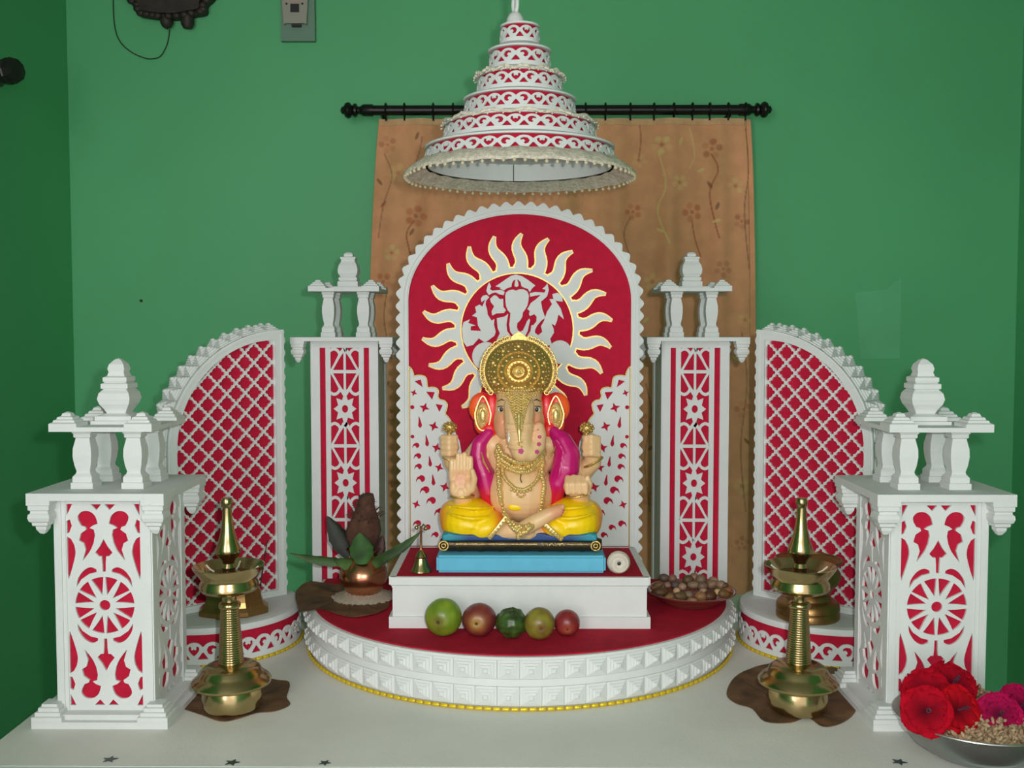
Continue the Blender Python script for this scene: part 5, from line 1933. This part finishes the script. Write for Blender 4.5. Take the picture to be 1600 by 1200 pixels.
# lower legs and the turned foot
ch(b, [(770, 830, -0.058), (800, 828, -0.072), (826, 832, -0.074)], [13, 14, 11])
ch(b, [(852, 834, -0.056), (830, 830, -0.066), (818, 828, -0.074)], [12, 13, 11])
ch(b, [(815, 828, -0.080), (838, 815, -0.088), (860, 803, -0.088), (872, 798, -0.086)], [12, 12, 11, 9.5])
for k in range(5):
    ch(b, [(870 + 0.4 * k, 793 + 3.4 * k, -0.086 - 0.001 * k), (880 - 1.5 * k, 791.5 + 4.0 * k, -0.088)], [4.2 - 0.3 * k, 3.6 - 0.3 * k])
body = remesh(b, 'body', 'skin', idl, 0.0019, 3)
SK, SKP, SKY, SKR = lin(244, 196, 150), lin(238, 166, 150), lin(232, 196, 140), lin(226, 118, 92)
pinks = [(I(784, 660, -0.045), 0.020, 0.75), (I(839, 660, -0.045), 0.020, 0.75), (I(720, 748, -0.055), 0.014, 0.55), (I(772, 770, 0), 0.026, 0.35), (I(858, 770, 0), 0.026, 0.35), (I(872, 800, -0.09), 0.022, 0.6),
         (I(842, 685, -0.07), 0.014, 0.45), (I(795, 680, -0.07), 0.014, 0.35), (I(742, 780, 0.0), 0.022, 0.7), (I(895, 778, 0.0), 0.022, 0.6), (I(778, 810, -0.03), 0.024, 0.6), (I(852, 812, -0.03), 0.022, 0.5)]


def skin_c(x, y, z):
    c = mixc(SK, SKY, 0.5 + 0.6 * pnoise((x * 14, y * 14, z * 14)))
    for (p, r, k_) in pinks:
        d2 = ((x - p[0]) ** 2 + (y - p[1]) ** 2 + (z - p[2]) ** 2) / (r * r)
        if d2 < 5:
            c = mixc(c, SKR if k_ > 0.5 else SKP, k_ * math.exp(-d2))
    return c


paint(body, skin_c)

# ---- yellow garment over the crossed legs
b = MB()
for e in (-1, 1):
    mx = lambda px: 814 + e * (px - 814) * -1 if False else 814 + e * px
    eb(b, mx(82), 811, -0.020, 45, 0.062, 35, e * 0.15)
    eb(b, mx(104), 806, -0.012, 24, 0.045, 26)
    eb(b, mx(55), 822, -0.042, 34, 0.042, 22, e * 0.35)
    for py0, py1, dd in ((790, 788, 0.0), (803, 800, -0.004), (816, 814, -0.003), (829, 829, 0.002)):
        pts = []
        for i in range(9):
            f = i / 8
            xx = 34 + 84 * f
            yy = py0 + (py1 - py0) * f + 9 * math.sin(PI * f) * (0.6 if py0 < 800 else 1.0)
            ey = max(0.0, 1 - ((xx - 82) / 47) ** 2 - ((yy - 811) / 37) ** 2)
            pts.append(I(mx(xx), yy, -0.020 - 0.0635 * math.sqrt(ey)))
        b.tube(pts, [0.0012, 0.0022, 0.003, 0.0034, 0.0034, 0.003, 0.0026, 0.002, 0.001], 8)
eb(b, 814, 806, 0.030, 82, 0.060, 32)
dh = remesh(b, 'garment', 'paint', idl, 0.0024, 3)
YL, ORG, RDO = lin(255, 214, 0), lin(255, 160, 8), lin(240, 96, 40)


def dh_c(x, y, z):
    r = abs(x - I(814, 800)[0])
    zt_ = I(814, 785)[2]
    c = mixc(YL, ORG, 1.2 * (0.055 - r) / 0.03)
    c = mixc(c, ORG, 1.4 * (r - 0.128) / 0.02)
    c = mixc(c, RDO, 1.2 * (0.048 - r) / 0.02)
    return mixc(c, RDO, (z - zt_) / 0.010 * max(0, 1 - (r - 0.05) / 0.03))


paint(dh, dh_c)
# ---- magenta shawl over both shoulders
shc = lambda x, y, z: mixc(lin(196, 8, 110), lin(205, 20, 50), (I(814, 752)[2] - z) / 0.02)
b = MB()
ch(b, [(764, 676, -0.008), (749, 694, -0.012), (747, 715, -0.012), (756, 742, -0.016), (763, 770, -0.018), (766, 792, -0.016)], [9, 12, 14, 16, 14, 9])
paint(remesh(b, 'shawl', 'magenta', idl, 0.0022, 3), shc)
b = MB()
ch(b, [(864, 674, -0.006), (878, 690, -0.010), (886, 710, -0.012), (884, 732, -0.018), (872, 755, -0.022), (868, 775, -0.020), (866, 794, -0.016)], [10, 17, 21, 22, 17, 12, 8])
for k in range(4):
    b.tube([I(868 + 6 * k, 684 + 3 * k, -0.028 + 0.003 * k), I(880 + 5 * k, 705 + 4 * k, -0.034 + 0.003 * k), I(874 + 6 * k, 738 - 2 * k, -0.042 + 0.004 * k), I(868 + 3 * k, 765 - 4 * k, -0.036 + 0.003 * k)], 0.0022, 8)
paint(remesh(b, 'shawl', 'magenta', idl, 0.0022, 3), shc)
m = MB()
m.tube([I(752, 706, -0.026), I(756, 722, -0.030), I(765, 738, -0.034)], [0.001, 0.0022, 0.001], 8)
m.tube([I(858, 716, -0.036), I(864, 706, -0.034), I(868, 698, -0.030)], [0.001, 0.0022, 0.001], 8)
m.build('shawl_border', 'gold', idl)
# ---- ears
for e, px in ((-1, 755), (1, 868)):
    b = MB()
    eb(b, px + 1 * e, 637, 0.006, 22, 0.010, 25)
    eb(b, px - 4 * e, 655, 0.000, 18, 0.010, 26, -e * 0.25)
    eb(b, px - 10 * e, 673, -0.006, 11, 0.009, 14)
    eb(b, px - 14 * e, 640, 0.0, 12, 0.010, 28)
    eo = remesh(b, 'ear', 'paint', idl, 0.0022, 4)
    cx_ = I(px, 640)[0]
    paint(eo, lambda x, y, z, e=e: mixc(mixc(lin(236, 28, 44), lin(250, 92, 30), (e * (x - cx_) + 0.004) / 0.02), lin(240, 60, 34), (I(812, 660)[2] - z) / 0.02))
    eo['label'] = 'red and orange painted ear'
    # gold leaf-shaped ornament
    g = MB()
    out = []
    for i in range(24):
        t = 2 * PI * i / 24
        w_ = 12.5 * math.sin(t)
        h_ = 27 * math.cos(t)
        w_ *= (0.55 + 0.45 * (1 - h_ / 27) / 1.0) if h_ > 0 else 1.0
        c = I(px + e * 0.5 + w_, 646 - h_, -0.012)
        out.append((c[0], c[2]))
    g.ball(I(px + e * 0.5, 650, -0.004), (11.5 * PX, 0.0085, 22 * PX), 20, 14)
    g.tube([(p[0], -0.0105, p[1]) for p in out], 0.0016, 6, closed=True)
    c = I(px + e * 0.5, 650, -0.014)
    g.ball(c, (5 * PX, 0.004, 11 * PX), 12, 8)
    for i in range(7):
        q_ = I(px + e * 0.5 + 6 * math.sin(i * 0.9 + 0.6), 650 + 14 * math.cos(i * 0.9), -0.0145)
        g.ball(q_, 0.0022, 8, 6)
    g.build('ear_ornament', 'gold_fine', eo)
# ---- eyes and brows
for e, px in ((-1, 783.5), (1, 838.5)):
    ex = MB()
    hh = I(px, 640, -0.054)
    yb = -0.012 - 0.050 * math.sqrt(max(0.05, 1 - ((px - 811) / 38) ** 2)) - 0.0005
    ex.ball((hh[0], yb + 0.001, hh[2]), (6.2 * PX, 0.004, 4.2 * PX), 14, 9, Matrix.Rotation(e * 0.25, 3, 'Y'))
    eo = ex.build('eye', 'eye_white', idl)
    MB().ball((hh[0] + 0.0004 * e, yb - 0.0020, hh[2] - 0.0002), (3.0 * PX, 0.0018, 3.6 * PX), 12, 8).build('iris', 'eye_dark', eo)
    MB().tube([(hh[0] - 7 * PX, yb + 0.0005, hh[2] + (1.5 - 2 * e) * PX), (hh[0] - 2 * PX, yb - 0.002, hh[2] + 4.8 * PX), (hh[0] + 3 * PX, yb - 0.002, hh[2] + 4.6 * PX), (hh[0] + 7 * PX, yb + 0.0005, hh[2] + (1.5 + 2 * e) * PX)], [0.0004, 0.0009, 0.0009, 0.0004], 6).build('lash_line', 'eye_dark', eo)
    MB().tube([(hh[0] - e * 6 * PX, yb - 0.001, hh[2] + 13 * PX), (hh[0], yb - 0.003, hh[2] + 15.5 * PX), (hh[0] + e * 7 * PX, yb + 0.001, hh[2] + 12 * PX)], [0.0005, 0.0011, 0.0004], 6).build('eyebrow', 'eye_dark', eo)
MB().chain([I(797, 676, -0.082), I(795, 689, -0.086)], [0.0042, 0.0022]).build('tusk', 'eye_white', idl)
# small pink flowers painted on the trunk
m = MB()
for px, py, d, r in ((814, 705, -0.1035, 4.2), (839, 706, -0.092, 3.4), (842, 694, -0.088, 3.2), (843, 683, -0.079, 3.0), (841, 673, -0.071, 2.4)):
    for k in range(5):
        a = 2 * PI * k / 5
        c = I(px + r * 0.62 * math.cos(a), py + r * 0.62 * math.sin(a), d)
        m.ball(c, (r * 0.45 * PX, 0.0016, r * 0.45 * PX), 8, 6)
m.build('painted_flowers', 'pink_paint', idl)['kind'] = 'stuff'

# ---- crown
cr = MB()
arc = []
for i in range(41):
    a = math.radians(-38 + 256 * i / 40)
    bump = 1 + 0.02 * math.cos(a * 16)
    tip = 6 * math.exp(-((a - PI / 2) / 0.16) ** 2)
    c = I(810.5 + 57.5 * bump * math.cos(a), 579 - (53.5 * bump + tip) * math.sin(a), -0.014)
    arc.append((c[0], c[2]))
cr.sheet([arc], -0.026, -0.006)
cro = cr.build('crown', 'gold', idl)
g = MB()
cc_ = I(810.5, 579, -0.026)
g.lathe([(51 * PX, 0.0), (52 * PX, 0.006), (49 * PX, 0.010), (46 * PX, 0.014), (40 * PX, 0.026), (33 * PX, 0.034), (31 * PX, 0.032), (29 * PX, 0.036), (22 * PX, 0.042), (20 * PX, 0.040), (17.5 * PX, 0.047), (14 * PX, 0.047), (12.5 * PX, 0.044), (9.5 * PX, 0.050), (6.5 * PX, 0.049), (5 * PX, 0.0525), (0, 0.054)], 56, Matrix.Translation(cc_) @ Matrix.Rotation(PI / 2, 4, 'X') @ Matrix.Diagonal((1, 0.92, 1, 1)))
g.build('crown_medallion', 'gold', cro)
g = MB()
for i in range(38):
    a = math.radians(-40 + 260 * i / 37)
    if abs(a - PI / 2) < 0.2:
        continue
    c = I(810.5 + 57 * math.cos(a), 579 - 53 * math.sin(a), -0.0275)
    g.tube([(c[0] + 3.6 * PX * math.cos(t), -0.0275, c[2] + 3.6 * PX * math.sin(t)) for t in [2 * PI * j / 12 for j in range(12)]], 0.0015, 6, closed=True)
    g.ball((c[0], -0.027, c[2]), 0.0018, 8, 6)
for rr, nn, s_, dd in ((46.5, 46, 0.0017, -0.040), (37, 22, 0.0030, -0.055), (26, 16, 0.0032, -0.064), (16, 18, 0.0016, -0.0735), (42, 34, 0.0016, -0.0475), (32, 30, 0.0016, -0.060)):
    for i in range(nn):
        a = 2 * PI * i / nn
        c = I(810.5 + rr * math.cos(a), 579 - rr * 0.92 * math.sin(a), 0)
        g.ball((c[0], dd, c[2]), (s_, s_ * 0.8, s_), 8, 6)
for a in [math.radians(x_) for x_ in (-25, 20, 55, 90, 125, 160, 205)]:
    c = I(810.5 + 41 * math.cos(a), 579 - 38 * math.sin(a), 0)
    g.ball((c[0], -0.048, c[2]), (0.006, 0.005, 0.006), 12, 8)
    for j in range(6):
        t = 2 * PI * j / 6
        g.ball((c[0] + 0.0065 * math.cos(t), -0.049, c[2] + 0.0065 * math.sin(t)), 0.0020, 8, 6)
g.build('crown_filigree', 'gold', cro)['kind'] = 'stuff'
g = MB()
eb(g, 811, 603, -0.012, 39.0, 0.0530, 20)
g.build('crown_cap', 'gold', cro)
MB().chain([I(809.5, 531, -0.018), I(809.5, 522, -0.016)], [0.008, 0.003]).build('crown_point', 'gold', cro)
# brow band and long trunk ornament
g = MB()
for row, py in enumerate((606, 611, 616)):
    for i in range(19):
        f = i / 18 * 2 - 1
        px = 811 + 37 * f * (1 - 0.05 * row)
        yy = -0.013 - 0.0505 * math.sqrt(max(0, 1 - (f * 0.97) ** 2 * 0.98)) - 0.001
        c = I(px, py + 5 * (1 - f * f), yy)
        g.ball(c, 0.0027 - 0.0002 * row, 8, 6)
for py in range(618, 672, 4):
    f = (py - 618) / 54
    hw = 15 * (1 - f) ** 1.3 + 3.5
    yy = -0.0655 - 0.030 * f
    n = max(1, int(hw / 2.2))
    for i in range(-n, n + 1):
        c = I(811 + hw * i / n, py + 2 * math.sin(i), yy - 0.004 * (1 - (i / n) ** 2) + 0.003 * abs(i / n))
        g.ball(c, 0.0024, 8, 6)
g.chain([I(811, 648, -0.086), I(811, 672, -0.096), I(812, 690, -0.0985)], [0.0042, 0.0040, 0.0022])
g.tube([I(807.5, 650, -0.087), I(808, 672, -0.097)], 0.0013, 6)
g.tube([I(815.5, 650, -0.087), I(815, 672, -0.097)], 0.0013, 6)
for k in range(5):
    g.ball(I(812 + 3 * math.sin(k * 2), 688 + 2.5 * k, -0.0985 - 0.0006 * k), 0.0019, 8, 6)
g.build('trunk_ornament', 'gold_fine', cro)


# ---- jewellery on the body
def surf(px, py):
    """how far the belly or chest stands out at this pixel"""
    d = 0.0
    for cx_, cy_, dd, rx, ry, rz in ((814, 768, -0.006, 54, 0.060, 50), (814, 712, 0.006, 56, 0.048, 42)):
        e = 1 - ((px - cx_) / rx) ** 2 - ((py - cy_) / rz) ** 2
        if e > 0:
            d = min(d, dd - ry * math.sqrt(e))
    return d


def beads(path, r, step, mb, lift=0.0015, jit=0.0):
    pts = smoothline(path, 14)
    acc = 0.0
    for a, b_ in zip(pts[:-1], pts[1:]):
        acc += math.hypot(b_[0] - a[0], b_[1] - a[1])
        if acc >= step:
            acc = 0
            px, py = b_[0] + random.uniform(-jit, jit), b_[1] + random.uniform(-jit, jit)
            d = min(surf(px, py), -0.02) - lift
            if py > 795:
                d = min(d, -0.064 - 0.040 * min(1, (py - 795) / 30))
            mb.ball(I(px, py, d), r * 1.55, 8, 6)


g = MB()
beads([(776, 700), (782, 716), (800, 728), (814, 732), (828, 728), (842, 716), (850, 702)], 0.0036, 3.0, g, 0.004, 0.8)
beads([(778, 694), (784, 708), (802, 720), (814, 723), (828, 720), (842, 708), (848, 696)], 0.0034, 3.0, g, 0.010, 0.8)
beads([(774, 704), (781, 722), (800, 735), (814, 738), (830, 735), (844, 722), (852, 706)], 0.0026, 2.6, g, 0.003, 0.6)
for k in range(9):
    g.ball(I(796 + 4.4 * k, 727 + 4 * math.sin(PI * k / 8), surf(814, 728) - 0.006), (0.0030, 0.003, 0.0046), 8, 6)
g.build('necklace', 'gold_fine', idl)
g = MB()
beads([(785, 722), (786, 740), (794, 754), (806, 763), (814, 765), (824, 763), (836, 754), (843, 740), (845, 722)], 0.0022, 2.2, g, 0.002, 0.4)
for k in range(7):
    g.ball(I(799 + 5 * k, 765 + 4 * math.sin(PI * k / 6), surf(814, 768) - 0.003), (0.0026, 0.0024, 0.0034), 8, 6)
for k in range(5):
    g.ball(I(808 + 3 * k, 773 + 3.5 * math.sin(PI * k / 4), surf(814, 773) - 0.003), 0.0022, 8, 6)
g.build('pendant_chain', 'gold_fine', idl)
g = MB()
beads([(779, 712), (779, 735), (781, 765), (786, 795), (794, 815), (806, 828), (816, 833), (828, 826), (840, 808), (848, 785), (849, 760), (848, 735), (848, 712)], 0.0028, 2.2, g, 0.006, 1.4)
g.build('long_garland', 'gold_fine', idl)
g = MB()
beads([(790, 806), (800, 818), (812, 824), (826, 820), (838, 806)], 0.0030, 2.2, g, 0.022, 1.6)
for k in range(8):
    g.ball(I(812 + 3 * math.sin(k * 1.7), 822 + 2.6 * k, -0.106), 0.0040, 8, 6)
g.build('waist_garland', 'gold_fine', idl)['kind'] = 'stuff'

b = MB()
eb(b, 806, 792, surf(806, 792) - 0.001, 12, 0.004, 6)
paint(b.build('sash', 'paint', idl), lambda *a: YL)
MB().tube([I(814, 740, surf(814, 740) - 0.001), I(813, 748, surf(814, 748) - 0.001), I(815, 754, surf(814, 754) - 0.001)], 0.0009, 6).build('navel_line', 'coconut', idl)
# bracelets, armlets, anklets and the things held in the raised fists
m = MB()


def bangle(px, py, d, rpx, tilt, r=0.0022, squash=0.8):
    c = Vector(I(px, py, d))
    R = Matrix.Rotation(tilt, 3, 'Y')
    m.tube([tuple(c + R @ Vector((rpx * PX * math.cos(t), rpx * PX * squash * math.sin(t), 0))) for t in [2 * PI * i / 28 for i in range(28)]], r, 8, closed=True)


bangle(722, 775, -0.040, 17.5, 0.0, 0.0026, 0.95)
bangle(904, 773, -0.036, 19, -0.2, 0.0022, 0.9)
bangle(705, 718, 0.000, 14, 0.3, 0.0020, 0.9)
bangle(927, 722, 0.002, 16, -0.5, 0.0024, 0.9)
bangle(757, 726, 0.012, 22, 0.5, 0.0018, 0.9)
m.build('bangles', 'gold', idl)
for px0, py0, px1, py1 in ((764, 841, 791, 808), (852, 820, 878, 843)):
    m = MB()
    a, b_ = Vector(I(px0, py0, -0.092)), Vector(I(px1, py1, -0.090))
    m.tube([a, (a + b_) / 2 + Vector((0, -0.006, 0)), b_], 0.0042, 8, flat=0.6)
    for i in range(7):
        p = a + (b_ - a) * (i + 0.5) / 7 + Vector((0, -0.0035 - 0.006 * math.sin(PI * (i + 0.5) / 7), 0))
        m.ball(p, 0.0022, 8, 6)
    m.build('garment_band', 'gold_fine', idl)
for px, py in ((703, 668), (917, 669)):
    m = MB()
    c = Vector(I(px, py, -0.014))
    m.ball(c, (10 * PX, 0.010, 8 * PX), 16, 10)
    for i in range(26):
        v_ = Vector((math.cos(2.4 * i) * math.sqrt(1 - (1 - 2 * (i + 0.5) / 26) ** 2), math.sin(2.4 * i) * math.sqrt(1 - (1 - 2 * (i + 0.5) / 26) ** 2), 1 - 2 * (i + 0.5) / 26))
        m.ball(c + Vector((v_.x * 10 * PX, v_.y * 0.010, v_.z * 8 * PX)), 0.0028, 8, 6)
    m.chain([c, Vector(I(px - 2, 700, -0.016))], [0.004, 0.003])
    m.build('held_ornament', 'gold', idl)
# toe nails and palm tint
m = MB()
for k in range(3):
    m.ball(I(880 - 2 * k, 797 + 4.0 * k, -0.0925), (0.0026, 0.0012, 0.0016), 8, 6)
m.build('toenails', 'pink_paint', idl)['kind'] = 'stuff'
